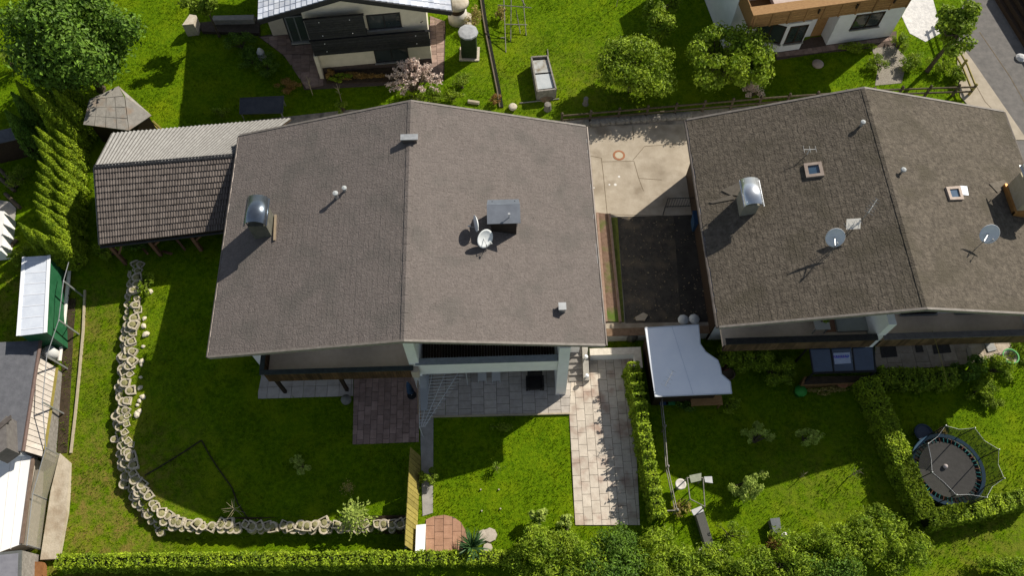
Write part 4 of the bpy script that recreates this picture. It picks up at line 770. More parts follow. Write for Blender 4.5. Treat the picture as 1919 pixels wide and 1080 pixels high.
# stairs, low wall and lamps
X0,X1=P(1066,716,0).x,P(1092,716,0).x; st=thing('stairs','narrow grey stone stairs between the white buttress and lamp wall','stairs',P(1080,716,0)); y=P(1080,716,0).y
for i in range(8): MB().box(X0,X1,y+i*.3,y+(i+1)*.3+(.0 if i<7 else 1.2),0,(i+1)*(YARD+.05)/8).build('step',mat('step_stone',(.20,.185,.165),(.29,.27,.245),4,.9,island=.12),st)
t=thing('lamp_wall','low grey wall beside the stairs carrying three globe lamps','wall',P(1098,700,0)); xa,xb=X1+.02,X1+.32
MB().hexa([(xa,y-.05,0),(xb,y-.05,0),(xb,y+2.3,0),(xa,y+2.3,0)],[(xa,y-.05,.35),(xb,y-.05,.35),(xb,y+2.3,1.0),(xa,y+2.3,1.0)]).build('body',mat('wall_grey',(.33,.31,.27),(.42,.4,.35),4,.9),t)
for i,(yy,zz) in enumerate(((y+.1,.40),(y+1.05,.66),(y+2.0,.94))):
    l=thing('globe_lamp',['white globe lamp at the foot of the stair wall','white globe lamp halfway up the stair wall','white globe lamp at the top of the stair wall'][i],'lamp',Vector(((xa+xb)/2,yy,zz)),'globe lamps on the stair wall'); MB().tube([((xa+xb)/2,yy,zz-.03),((xa+xb)/2,yy,zz+.1)],.05,8).build('socket',BLACKM,l); MB().lathe(((xa+xb)/2,yy,zz+.08),[(.05,0),(.105,.05),(.12,.12),(.09,.2),(.01,.225)],14).build('globe',mat('globe_white',(.8,.8,.78),None,1,.3),l,True)
t=thing('planter_box','white low L shaped wall planter at the top of the paved path','planter',P(1145,676,0)); p=P(1105,676,0);q=P(1186,674,0)
MB().box(p.x,q.x+.28,p.y,p.y+.3,0,.8).build('wall',WHITE,t); MB().box(q.x+.0,q.x+.285,p.y-.75,p.y-.004,0,.8).build('wall',WHITE,t); MB().box(p.x-.05,q.x+.32,p.y-.04,p.y+.34,.803,.86).build('coping',mat('coping_stone',(.5,.45,.37),(.62,.57,.48),5,.85,bump=.4),t); MB().box(q.x-.04,q.x+.32,p.y-.8,p.y-.045,.803,.86).build('coping',MT['coping_stone'],t)
# ================================================================ between the houses
t=thing('retaining_wall','white retaining wall closing the raised yard between the houses','wall',Vector((7,16.35,0)))
MB().box(4.3,10.9,16.18,16.5,-.1,YARD+.06).build('wall',mat('old_white',(.48,.45,.39),(.6,.57,.5),3,.9,c3=(.3,.27,.22),s3=1),t); MB().box(4.3,10.9,16.1,16.52,YARD+.065,YARD+.13).build('coping',mat('rusty_coping',(.12,.075,.045),(.2,.13,.08),5,.8),t)
pz=YARD+.03
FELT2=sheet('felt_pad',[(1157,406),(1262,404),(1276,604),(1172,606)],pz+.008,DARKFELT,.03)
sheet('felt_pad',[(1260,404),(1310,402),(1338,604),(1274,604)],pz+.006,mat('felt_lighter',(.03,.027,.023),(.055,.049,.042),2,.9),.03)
t=thing('flower_bed','long raised flower bed with reddish kerb along the central house','flower bed',P(1135,500,pz)); 
for a,b in (((1142,402),(1162,604)),((1119,400),(1136,604))): MB().bar(P(*a,pz+.1),P(*b,pz+.1),.13,.22).build('kerb',mat('kerb_red',(.20,.13,.095),(.28,.19,.14),5,.9),t)
MB().prism([P(1121,400,pz),P(1141,402,pz),P(1160,604,pz),P(1137,604,pz)],pz-.1,pz+.08).build('soil',mat('bed_soil',(.12,.075,.05),(.19,.125,.09),5,1,bump=.4,c3=(.08,.12,.02),s3=.9),t)
MB().prism([P(1145,408,pz),P(1157,408,pz),P(1170,604,pz),P(1163,604,pz)],pz-.05,pz+.03).build('weed_strip',mat('weed_strip',(.10,.12,.02),(.2,.2,.04),6,1,bump=.5),t)
pb=[];
for _ in range(260):
    q=P(random.uniform(1160,1325),random.uniform(408,602),pz+.02); pb.append(q[:])
pb=np.array(pb); V,Fq=leafmesh(pb,np.tile([0,0,1.],(len(pb),1)),.11); o=fastmesh('leaf_litter',V,Fq,mat('dry_leaf',(.16,.12,.07),(.3,.24,.15),5,.9,island=.3),None,tuple(P(1230,500,pz))); o['kind']='stuff'; tag(o,'scattered dry leaves on the dark felt pads','leaf litter')
t=thing('railing','black iron railing round the cellar stair of the mossy house','railing',P(1275,400,pz)); rp=[P(1242,404,pz),P(1246,389,pz),P(1304,387,pz),P(1312,404,pz)]
for a,b in zip(rp,rp[1:]):
    for z in (.1,.95): MB().tube([a+Vector((0,0,z)),b+Vector((0,0,z))],.022,6).build('rail',BLACKM,t)
    k=max(2,int((b-a).length/.14))
    for i in range(k+1): c=a.lerp(b,i/k); MB().tube([c,c+Vector((0,0,.95))],.012,5).build('bar',BLACKM,t)
t=thing('wheelie_bin','dark blue bin standing against the mossy house wall','bin',P(1305,425,pz)); c=P(1304,425,pz); MB().hexa([(c.x-.25,c.y-.3,pz),(c.x+.25,c.y-.3,pz),(c.x+.25,c.y+.3,pz),(c.x-.25,c.y+.3,pz)],[(c.x-.32,c.y-.38,pz+1),(c.x+.32,c.y-.38,pz+1),(c.x+.32,c.y+.38,pz+1),(c.x-.32,c.y+.38,pz+1)]).build('body',mat('bin_blue',(.02,.05,.1)),t); MB().box(c.x-.35,c.x+.35,c.y-.42,c.y+.42,pz+1.005,pz+1.07).build('lid',MT['bin_blue'],t)
for i,(x,y) in enumerate(((1280,601),(1300,600))): solo('cement_sack',MB().lathe(P(x,y,pz),[(.1,0),(.3,.06),(.28,.16),(.02,.2)],9),mat('sack',(.5,.52,.52),(.58,.6,.6),5,.8),['left pale sack above the white shed roof','right pale sack above the white shed roof'][i],'sack',smooth=True)
solo('stone_slab',MB().prism([P(1190,596,pz),P(1205,587,pz),P(1214,592,pz),P(1208,602,pz),P(1192,602,pz)],pz+.01,pz+.09),mat('slab_tan',(.33,.27,.2),(.42,.35,.26),5,.9),'flat tan stone slab on the dark felt pad','stone')
solo('water_butt',MB().lathe(P(1182,631,0),[(.36,0),(.4,.4),(.36,.78),(.38,.8),(.3,.8),(.28,.72),(.02,.72)],18),mat('butt_grey',(.12,.115,.1),(.18,.17,.15),5,.8),'round grey tub in the corner below the retaining wall','tub',smooth=True)
# ================================================================ shed with white sheet roof
t=thing('shed','garden shed under a pale blue white sheet roof between the gardens','shed',P(1280,690,0)); z=2.3
rp=[(1209,615),(1309,609),(1312,645),(1322,660),(1345,676),(1350,690),(1352,702),(1368,716),(1371,738),(1228,744)]
ROOFW=mat('blue_white_sheet',(.78,.81,.85),(.86,.88,.9),1.4,.45,bump=.05)
c=[P(x,y,z) for x,y in rp]; MB().prism(c,z-.05,z).build('roof',ROOFW,t); 
MB().prism([P(x,y,z) for x,y in ((1215,620),(1300,616),(1308,668),(1330,690),(1350,728),(1234,733))],0,z-.06).build('wall',DWOOD,t)
for a,b in zip(c,c[1:]+c[:1]): MB().bar(a+Vector((0,0,.012)),b+Vector((0,0,.012)),.05,.03).build('edge_strip',mat('edge_pale',(.5,.53,.57)),t)
for f in (.5,): MB().bar(c[0].lerp(c[1],f)+Vector((0,0,.004)),c[9].lerp(c[8],f)+Vector((0,0,.004)),.025,.012).build('seam',mat('sheet_seam',(.6,.64,.7)),t)
q=P(1231,735,z); antenna('pole_antenna','metal aerial on a pole at the corner of the white shed roof',Vector((P(1234,748,0).x,P(1234,748,0).y,0)),3.1,5,1.0,STEEL,.9)
for i,(x,y,m,l) in enumerate(((1243,752,'bin_blue','dark blue crate under the white shed eave'),(1256,752,'green_plastic','green crate under the white shed eave'))):
    mm=mat('green_plastic',(.03,.16,.05)); solo('crate',MB().cbox(P(x,y,0),.42,.42,.4).cbox(P(x,y,.405),.46,.46,.05),MT[m],l,'crate')
t=thing('potting_table','brown wooden work table in front of the white shed','table',P(1320,758,0)); c=P(1318,760,0); MB().cbox(c+Vector((0,0,.72)),1.6,.5,.06).build('top',BWOOD,t); [MB().cbox(c+Vector((sx,sy,0)),.07,.07,.715).build('leg',BWOOD,t) for sx in(-.7,.7) for sy in(-.18,.18)]
for i,(x,y) in enumerate(((1352,690),(1361,707))):
    l=['larger red pot at the notched shed roof edge','smaller dark pot below at the notched roof edge'][i]; solo('plant_pot',MB().lathe(P(x,y,0),[(.25,0),(.34,.5),(.36,.52),(.28,.52),(.26,.45),(.02,.45)],14),mat('pot_red' if i==0 else 'pot_dark',(.12,.035,.025) if i==0 else (.07,.05,.03)),l,'pot',smooth=True)
# wire fence beside the hedge
t=thing('wire_fence','wooden post and rail fence right of the path hedge','fence',P(1245,880,0)); fpx=[(1234,752),(1240,810),(1245,884),(1262,964)]
ps=[P(x,y,0) for x,y in fpx]
for p in ps: 
    po=MB().tube([p,p+Vector((0,0,1.05))],.05,8).build('post',GWOOD,t); MB().lathe(p+Vector((0,0,1.055)),[(.06,0),(.07,.05),(.02,.09)],8).build('knob',GWOOD,po)
for a,b in zip(ps,ps[1:]): 
    for z in (.95,.5): MB().tube([a+Vector((0,0,z)),b+Vector((0,0,z))],.028,6).build('rail',GWOOD,t)
MB().tube([ps[-1]+Vector((-.6,.0,.9)),ps[-1]+Vector((0,0,.9))],.03,6).build('rail',GWOOD,t)
# ================================================================ terrace of the right house
s,_=paved('stone_terrace',[(1640,694),(1640,636),(1895,626),(1895,672),(1770,688)],.75,.9,mat('flagstone',(.30,.25,.19),(.42,.36,.29),2.5,.9,island=.16,bump=.3),bond=.4)
for i,(q,l) in enumerate((([(1648,645),(1677,643),(1682,669),(1652,671)],'large dark mat on the stone terrace nearest the glass canopy'),([(1714,644),(1727,643),(1731,660),(1717,661)],'small dark mat in the middle of the stone terrace'),([(1746,642),(1777,640),(1783,661),(1750,664)],'dark mat right of the small mat on the stone terrace'))):
    solo('door_mat',MB().prism([P(x,y,.06) for x,y in q],.052,.075),mat('mat_dark',(.045,.042,.04),(.07,.066,.06),9,1),l,'mat')
solo('boot_tray',MB().prism([P(1843,640,.1),P(1858,637,.1),P(1868,656,.1),P(1852,660,.1)],.053,.12).prism([P(1846,643,.1),P(1856,641,.1),P(1861,652,.1),P(1851,655,.1)],.121,.13),mat('tray_grey',(.3,.3,.29)),'pale grey tray at the right end of the stone terrace','tray')
solo('stepping_stone',MB().prism([P(1811,652,.1),P(1819,651,.1),P(1823,668,.1),P(1815,670,.1)],.053,.085),mat('stone_pale2',(.3,.27,.23)),'narrow pale stone left of the grey tray','stone')
t=thing('glass_canopy','dark garden canopy with three blue glass panes under the balcony','canopy',P(1578,700,0)); z0,z1=1.75,2.1
cc=[P(1516,650,z1),P(1636,646,z1),P(1641,696,z0),P(1524,700,z0)]
for i in range(3):
    f0,f1=i/3+.015,(i+1)/3-.015; q=[cc[0].lerp(cc[1],f0),cc[0].lerp(cc[1],f1),cc[3].lerp(cc[2],f1),cc[3].lerp(cc[2],f0)]; MB().plate(q,.02).build('pane',mat('canopy_glass',(.012,.03,.055),(.025,.05,.085),1.5,.12,spec=.7),t)
for f in (0,1/3,2/3,1): MB().bar(cc[0].lerp(cc[1],f)+Vector((0,0,.01)),cc[3].lerp(cc[2],f)+Vector((0,0,.01)),.06,.06).build('bar',BLACKM,t)
for a,b in ((0,1),(3,2)): MB().bar(cc[a],cc[b],.09,.09).build('beam',BLACKM,t)
for p in cc: MB().bar((p.x,p.y,0),(p.x,p.y,p.z-.05),.08).build('post',BLACKM,t)
tw=[cc[0].lerp(cc[1],f).lerp(cc[3].lerp(cc[2],f),g)+Vector((0,0,.03)) for f,g in ((.36,.28),(.62,.27),(.62,.68),(.36,.70))]
t=thing('towel','printed white and blue towel lying on the middle canopy pane','towel',tw[0]); MB().plate(tw,.015).build('cloth',mat('towel_white',(.30,.35,.45),(.38,.43,.52),6,.9),t)
for k in range(6): a=tw[0].lerp(tw[1],.1+.14*k).lerp(tw[3].lerp(tw[2],.1+.14*k),.32); MB().lathe(a+Vector((0,0,.008)),[(.1,0),(.09,.006),(.05,.007),(.045,.0)],10,None,True).build('print',mat('print_blue' if k%2 else 'print_violet',(.06,.12,.5) if k%2 else (.22,.14,.5)),t)
t=thing('timber_planter','long brown timber planter in front of the glass canopy','planter',P(1570,715,0)); c=[P(1502,722,.6),P(1640,716,.6),P(1642,704,.6),P(1508,706,.6)]; MB().prism(c,0,.58).build('box',BWOOD,t); MB().prism([p+(sum(c,Vector())/4-p)*.06 for p in c],.583,.62).build('soil',SOIL,t)
solo('green_bucket',MB().lathe(P(1496,738,0),[(.22,0),(.3,.4),(.32,.42),(.02,.43)],14),mat('green_plastic2',(.03,.22,.03),(.05,.28,.05),4,.5),'bright green lidded bucket by the timber planter','bucket',smooth=True)
solo('clay_pot',MB().lathe(P(1573,722,0),[(.2,0),(.3,.4),(.33,.42),(.26,.42),(.02,.36)],14),mat('clay',(.25,.11,.05),(.32,.15,.07),5,.9),'orange clay pot before the timber planter','pot',smooth=True)
t=thing('basket','pale wicker basket with green rim among the right shrubs','basket',P(1888,672,0)); c=P(1888,672,.75); MB().lathe((c.x,c.y,0),[(.2,0),(.22,.7)],10).build('stand',DWOOD,t); MB().lathe((c.x,c.y,.705),[(.25,0),(.38,.3),(.4,.32),(.34,.32),(.25,.1),(.02,.08)],16).build('bowl',mat('wicker',(.4,.36,.3),(.5,.46,.4),9,.9),t,True); MB().lathe((c.x,c.y,1.03),[(.36,0),(.43,.02),(.43,.06),(.36,.06)],18,None,True).build('rim',MT['green_plastic2'],t)
solo('washing_line',MB().tube([(P(1747,620,3.5)),P(1762,670,2.6),P(1776,720,1.8)],.012,4),YWOOD,'thin slanting cord from the right balcony down to the hedge','cord')
# balcony things of the right house
t=thing('balcony_table','pale balcony table with green plant on the left half of the mossy house','table',P(1535,612,2.7)); c=P(1530,613,2.7); c.z=2.7; MB().cbox(c+Vector((0,0,.68)),.75,.9,.05).build('top',mat('table_pale',(.42,.40,.36)),t); [MB().cbox(c+Vector((sx,sy,.003)),.05,.05,.675).build('leg',STEEL,t) for sx in(-.3,.3) for sy in(-.35,.35)]
shrub('potted_plant','bright green pot plant on the pale balcony table',c+Vector((0,0,.735)),.28,.28,.45,220,'lime',.14,'plant',ncl=4)
solo('balcony_rug',MB().prism([P(1546,597,2.72),P(1562,596,2.72),P(1567,622,2.72),P(1548,623,2.72)],2.705,2.725),mat('rug_orange',(.3,.15,.09),(.36,.2,.12),5,.9),'orange brown rug on the balcony beside the pale table','rug')
solo('balcony_mattress',MB().prism([P(1564,597,2.75),P(1636,591,2.75),P(1640,620,2.75),P(1569,623,2.75)],2.705,2.85),mat('mattress_grey',(.33,.34,.31),(.4,.41,.38),3,.9),'pale grey mattress on the balcony left of the white dividing wall','mattress')
# ================================================================ trampolines
t=thing('trampoline','large round trampoline with blue rim and black safety net','trampoline',Vector((21.53,8.6,0))); c=Vector((21.53,8.6,.8)); RR=1.78
BLUE=mat('pad_blue',(.008,.036,.07),(.012,.052,.1),3,.6); MB().lathe(c,[(RR-.17,0),(RR-.17,.05),(RR,.06),(RR+.02,0)],36,None,True).build('rim_pad',BLUE,t)
MB().lathe(c+Vector((0,0,-.16)),[(RR-.1,0),(RR-.1,.015),(.01,.02)],32).build('dark_under_disc',BLACKM,t)  # black disc added to darken the gap seen between the springs
mt=MB().lathe(c+Vector((0,0,-.02)),[(RR-.42,-.01),(RR-.42,.0),(.01,-.06)],32).build('jump_mat',mat('jump_mat',(.075,.072,.066),(.10,.095,.088),6,.7),t)
for i in range(48):
    a=2*math.pi*i/48; d=Vector((math.cos(a),math.sin(a),0)); MB().tube([c+d*(RR-.42),c+d*(RR-.17)],.02,4).build('spring',mat('spring_teal' if i%3 else 'spring_red',(.05,.25,.24) if i%3 else (.25,.1,.06)),mt)
NETM=mat('safety_net',(.035,.037,.034),None,1,.9,alpha=.6); tops=[]
for i in range(8):
    a=2*math.pi*(i+.35)/8; d=Vector((math.cos(a),math.sin(a),0)); b=c+d*RR; tp=c+d*(RR*1.0)+Vector((0,0,1.75)); tops.append(tp); MB().tube([b-Vector((0,0,.8)),b+d*.02,tp],.024,6).build('pole',mat('pole_black',(.02,.02,.02)),t); MB().lathe(tp,[(.03,0),(.04,.03),(.02,.07)],8).build('pole_cap',STEEL,t)
for i in range(8):
    a,b=tops[i],tops[(i+1)%8]; m_=(a+b)/2; m_=m_+(Vector((c.x,c.y,m_.z))-m_)*.06+Vector((0,0,-.1)); MB().tube([a,m_,b],.008,5).build('top_rope',STEEL,t)
    a0,b0=a-Vector((0,0,1.7)),b-Vector((0,0,1.7)); m0=m_-Vector((0,0,1.6)); MB().add([a0,m0,b0,b,m_,a],[(0,1,4,5),(1,2,3,4)]).build('net_panel',NETM,t)
solo('ball',MB().lathe(c+Vector((-.1,.15,-.05)),[(.02,0),(.09,.03),(.12,.11),(.09,.2),(.01,.23)],12),mat('ball_white',(.8,.7,.65),None,1,.3),'small shiny ball lying on the trampoline mat','ball',smooth=True)
t=thing('small_trampoline','small round dark blue trampoline above the large one','trampoline',Vector((P(1731,812,.3).x,P(1731,812,.3).y,0))); c2=P(1731,812,.3); MB().lathe(c2,[(.36,0),(.36,.03),(.46,.04),(.48,0)],24,None,True).build('rim_pad',mat('pad_navy',(.015,.03,.06),(.025,.045,.08),4,.6),t); MB().lathe(c2,[(.355,0),(.35,.015),(.01,.0)],24).build('jump_mat',mat('mat_navy',(.035,.05,.085),(.05,.065,.1),4,.6),t)
for i in range(6): a=i*math.pi/3; d=Vector((math.cos(a),math.sin(a),0))*.42; MB().tube([(c2.x+d.x,c2.y+d.y,0),c2+d],.02,5).build('leg',BLACKM,t)
# ================================================================ lower right garden things
t=thing('cold_frame','long narrow dark cold frame with a pale lid end in the lower garden','cold frame',P(1318,995,0)); c=[P(1303,962,.4),P(1318,955,.4),P(1338,1022,.4),P(1324,1030,.4)]; MB().prism(c,0,.36).build('box',GWOOD,t); MB().prism(c,.363,.4).build('mesh_lid',mat('mesh_dark',(.06,.06,.055),(.1,.1,.09),30,.9),t); MB().prism([P(1295,957,.45),P(1314,949,.45),P(1319,959,.45),P(1300,967,.45)],.403,.47).build('pale_lid',mat('lid_pale',(.4,.4,.4),(.5,.5,.49),4,.7),t)
t=thing('bird_bath','pale round bird bath beside the rail fence in the lower garden','bird bath',P(1277,915,0)); c=P(1275,909,.55); MB().lathe((c.x,c.y,0),[(.16,0),(.09,.1),(.09,.5)],12).build('stem',STN,t); MB().lathe((c.x,c.y,.505),[(.1,0),(.26,.1),(.27,.16),(.2,.13),(.02,.1)],16).build('bowl',mat('bath_white',(.5,.47,.43),(.58,.55,.5),6,.9),t,True)
t=thing('rose_arch','weathered wooden arch frame with small boards in the lower garden','arch',P(1300,930,0)); ab=[P(1283,946,0),P(1310,960,0),P(1283,946,0)+Vector((0,1.0,0)),P(1310,960,0)+Vector((.1,1.35,0))]
for p in ab: MB().tube([p,p+Vector((0,0,1.3))],.03,6).build('post',GWOOD,t)
for a,b in ((0,2),(1,3),(2,3),(0,1)): MB().tube([ab[a]+Vector((0,0,1.3)),ab[b]+Vector((0,0,1.3))],.028,6).build('rail',GWOOD,t)
q=ab[2]+Vector((.1,.1,1.34)); MB().plate([q,q+Vector((.6,.1,.0)),q+Vector((.55,-.25,-.03)),q+Vector((.05,-.35,-.02))],.02).build('board',mat('moss_board',(.2,.22,.16),(.28,.3,.22),5,.9),t); q=ab[3]+Vector((.05,.05,1.34)); MB().plate([q,q+Vector((.38,.0,.0)),q+Vector((.38,-.32,-.02)),q+Vector((.02,-.26,-.02))],.03).build('board',mat('lid_pale',(.4,.4,.4)),t)
t=thing('hutch','small hutch with a dark slate lid on the lower right lawn','hutch',P(1452,990,0)); c=[P(1443,973,.5),P(1461,971,.5),P(1465,997,.5),P(1450,1001,.5)]; MB().prism([p+(sum(c,Vector())/4-p)*.1 for p in c],0,.46).build('box',GWOOD,t); MB().prism(c,.463,.51).build('lid',mat('slate_lid',(.085,.095,.10),(.13,.14,.145),5,.7),t)
solo('garden_light',MB().lathe(P(1467,1006,0),[(.1,0),(.1,.3),(.15,.32),(.02,.4)],10),mat('light_white',(.6,.58,.56)),'small pale garden light below the slate hutch','garden light')
solo('garden_post',MB().bar(P(1308,1031,.25),P(1335,1022,.25),.1,.1),mat('post_pale',(.5,.46,.4)),'pale wooden beam among the bottom shrubs','beam')
solo('millstone',MB().lathe(P(1348,1038,.0),[(.16,0),(.16,.28),(.07,.3),(.06,.2)],14),STN,'small ring shaped stone among the bottom shrubs','stone')
# ================================================================ front lawn and terrace things
solo('stone_ball',MB().lathe(P(650,752,0),[(.12,0),(.26,.12),(.27,.26),(.15,.4),(.02,.44)],16),mat('ball_grey',(.13,.13,.115),(.19,.19,.17),6,.9),'grey stone ball at the corner of the red terrace','ornament',smooth=True)
t=thing('drying_rack','white triangular wire drying rack hanging at the terrace corner','drying rack',P(785,790,0)); zt_=1.9; o=P(785,704,zt_); e=P(786,800,zt_); tr=P(873,698,zt_); WHM=mat('wire_white',(.42,.43,.42),(.5,.5,.5),4,.5)
for i in range(17): f=i/16; a=o.lerp(e,f); b=tr.lerp(e+Vector((.3,0,0)),f); MB().tube([a,b],.014,5).build('bar',WHM,t)
for k in (0,.28,.56,.84): MB().tube([o.lerp(tr,k),e.lerp(e+Vector((.3,0,0)),k)],.018,5).build('rail',WHM,t)
for p in (o,e,tr): MB().tube([(p.x,p.y,.02),p],.025,6).build('post',WHM,t)
q=[o+Vector((.03,0,.03)),o+Vector((.52,0,.03)),o.lerp(e,.7)+Vector((.4,0,.03)),o.lerp(e,.7)+Vector((.06,0,.03))]; MB().plate(q,.012).build('plastic_sheet',mat('plastic_sheet',(.4,.43,.45),None,1,.3,alpha=.45),t)
for i in range(9): a=o.lerp(e,.12+i*.07)+Vector((-.05,0,0)); MB().box(a.x-.03-.02*(i%2),a.x,a.y-.09,a.y+.09,.6,1.85).build('reed_slat',mat('reed',(.26,.17,.1),(.34,.23,.14),5,.9),t)
t=thing('folded_parasol','folded dark blue parasol standing by the dividing wall','parasol',P(772,745,0)); c=P(772,742,0); MB().lathe(c,[(.22,0),(.24,.08),(.05,.1)],14).build('base',BLACKM,t); MB().tube([c+Vector((0,0,.1)),c+Vector((0,0,2.2))],.022,6).build('pole',STEEL,t); MB().lathe(c+Vector((0,0,.75)),[(.2,0),(.17,.1),(.14,.7),(.05,1.3),(.02,1.4)],9).build('canopy',mat('parasol_blue',(.02,.045,.09),(.03,.06,.115),6,.9),t)
for i,x in enumerate((904,930)):
    c=P(x,712,0); t=thing('garden_chair',['left white metal garden chair on the shaded terrace','right white metal garden chair on the shaded terrace'][i],'chair',c,'white chairs on the terrace')
    MB().box(c.x-.22,c.x+.22,c.y-.22,c.y+.22,.43,.46).build('seat',mat('chair_white',(.5,.5,.48)),t); MB().box(c.x-.22,c.x+.22,c.y+.22,c.y+.25,.47,.9).build('backrest',MT['chair_white'],t)
    for sx in (-.2,.2):
        for sy in (-.2,.2): MB().tube([(c.x+sx,c.y+sy,.05),(c.x+sx,c.y+sy,.43)],.018,6).build('leg',MT['chair_white'],t)
c=P(1002,722,0); t=thing('garden_armchair','black wicker armchair on the shaded terrace near the buttress','armchair',c); BW=mat('wicker_black',(.012,.011,.010),(.025,.022,.02),12,.8)
MB().box(c.x-.35,c.x+.35,c.y-.35,c.y+.3,.2,.45).build('seat',BW,t); MB().box(c.x-.38,c.x+.38,c.y+.305,c.y+.42,.1,1.0).build('backrest',BW,t); [MB().box(min(c.x+s*.36,c.x+s*.46),max(c.x+s*.36,c.x+s*.46),c.y-.35,c.y+.3,.1,.65).build('armrest',BW,t) for s in(-1,1)]; [MB().box(c.x+sx-.03,c.x+sx+.03,c.y+sy-.03,c.y+sy+.03,.05,.199).build('leg',BW,t) for sx in(-.3,.3) for sy in(-.3,.25)]
for i,(x,y,s) in enumerate(((918,1004,1.2),(906,1005,1),(914,1028,.8))): 
    solo('stepping_stone',MB().lathe(P(x,y,0),[(.3*s,0),(.28*s,.12),(.02,.14)],8),mat('stone_tan',(.36,.31,.25),(.46,.41,.34),5,.9),['large tan boulder right of the spiky palm shrub','flat tan stone touching the large boulder','small tan block below the large boulder'][i],'stone')
for i,(x,y) in enumerate(((901,918),(935,918),(903,958),(938,954))): solo('lawn_peg',MB().tube([P(x,y,-.03),P(x,y,.12)],.04,7),STN,['upper left','upper right','lower left','lower right'][i]+' peg of four set in the right front lawn','peg')
# ================================================================ rail fence along the lane
def rail_fence(name,label,pts,h,st,m,z):
    W=[P(x,y,z) for x,y in pts]; t=thing(name,label,'fence',W[0])
    for p,d in along(W,st): MB().bar(p-Vector((0,0,.05)),p+Vector((0,0,h)),.12).build('post',m,t); MB().lathe(p+Vector((0,0,h+.003)),[(.09,0),(.07,.06),(.01,.1)],8).build('post_cap',m,t)
    for a,b in zip(W,W[1:]):
        for zz in (h*.45,h*.9): MB().bar(a+Vector((0,-.08,zz)),b+Vector((0,-.08,zz)),.05,.12).build('rail',m,t)
    return t
FW=mat('fence_wood',(.055,.042,.028),(.12,.095,.065),6,.85,island=.15)
rail_fence('rail_fence','brown two rail wooden fence along the lane behind the houses',[(1052,232),(1200,219),(1440,198),(1640,184),(1815,178)],.95,1.72,FW,YARD)
rail_fence('rail_fence','yellow rail fence beside the road at the top right',[(1815,178),(1798,135),(1770,85),(1755,40)],.95,1.9,mat('fence_yellow',(.24,.2,.06),(.34,.28,.1),6,.85),YARD)
bn=MB(); pts=[(1060,236),(1120,232),(1200,226),(1260,222),(1300,220)]
for i,(x,y) in enumerate([(1100+i*9.5+random.uniform(-2,2),236-i*.75) for i in range(21)]):
    solo('kerb_stone',MB().lathe(P(x,y-2,YARD),[(.2,0),(.26,.1),(.2,.24),(.03,.28)],7),mat('lane_stone',(.16,.145,.125),(.27,.25,.215),6,.95,bump=.4),'grey field stone in the low row below the rail fence','stone','field stones below the rail fence')
# raised bed, trellis and ditch in the upper garden
t=thing('raised_bed','narrow wooden raised bed covered with glass panes on the upper lawn','raised bed',P(1020,175,YARD)); z=YARD+.85; c=[P(996,106,z),P(1026,104,z),P(1042,166,z),P(1007,170,z)]
for a,b in zip(c,c[1:]+c[:1]): MB().bar(a-Vector((0,0,.42)),b-Vector((0,0,.42)),.09,.84).build('side_board',GWOOD,t)
cen=sum(c,Vector())/4; i_=[p+(cen-p)*.1 for p in c]; MB().prism(i_,YARD,z-.3).build('soil',SOIL,t)
for f0,f1,m in ((.03,.45,mat('glass_pale',(.33,.34,.32),(.42,.42,.4),3,.25,c3=(.2,.16,.11),s3=2)),(.5,.97,mat('glass_pale2',(.36,.39,.4),(.45,.47,.47),2,.2))): q=[i_[0].lerp(i_[3],f0),i_[1].lerp(i_[2],f0),i_[1].lerp(i_[2],f1),i_[0].lerp(i_[3],f1)]; MB().plate([p-Vector((0,0,.12)) for p in q],.03).build('glass_pane',m,t)
solo('straw_heap',MB().lathe(P(1022,180,YARD),[(.5,0),(.45,.15),(.2,.35),(.02,.4)],10),mat('straw',(.2,.14,.09),(.3,.22,.14),12,1,bump=.6),'brown straw heap at the lower end of the raised bed','straw heap')
for a,b,l in (((974,193),(1048,185),'long thin pole lying below the raised bed'),((1026,92),(1027,104),'short stake at the upper end of the raised bed')): solo('garden_pole',MB().tube([P(*a,YARD+.05),P(*b,YARD+.05)],.035,6),GWOOD,l,'pole')
t=thing('tree_stump','pale tree stump standing on the upper lawn by the dark tree','stump',P(1097,195,YARD)); MB().lathe(P(1097,195,YARD),[(.2,0),(.15,.1),(.14,.55),(.02,.57)],9).build('stump',GWOOD,t)
solo('tree_stump',MB().lathe(P(1026,205,YARD),[(.24,0),(.2,.5),(.02,.52)],9),GWOOD,'weathered stump below the raised bed','stump'); solo('garden_pot',MB().lathe(P(961,204,YARD),[(.18,0),(.27,.22),(.22,.3),(.02,.26)],12),STN,'round pale pot near the end of the dark ditch','pot',smooth=True)
solo('log',MB().tube([P(877,190,YARD+.1),P(898,193,YARD+.1)],.12,8),mat('log_pale',(.3,.26,.18),(.4,.35,.26),6,.9),'short pale log lying beside the dark ditch','log')
t=thing('trellis','thin grey wooden trellis frame lying over the upper lawn','trellis',P(955,70,YARD)); z=YARD+1.0
for a,b,za,zb in (((944,-5),(948,98),1.6,0),((958,-5),(957,78),1.6,0),((980,-5),(986,66),1.6,0),((933,9),(996,14),1.45,1.45),((946,45),(988,46),.8,.8),((938,70),(946,70),.3,.3),((972,-10),(984,10),1.6,1.3),((967,18),(975,62),1.3,.2)): MB().tube([P(*a,YARD+za),P(*b,YARD+zb)],.03,5).build('lath',GWOOD,t)
t=thing('ditch','narrow dark water ditch crossing the upper lawn','ditch',P(925,100,YARD)); dl=[(904,-5),(909,30),(914,60),(922,100),(930,140),(936,170),(941,202)]
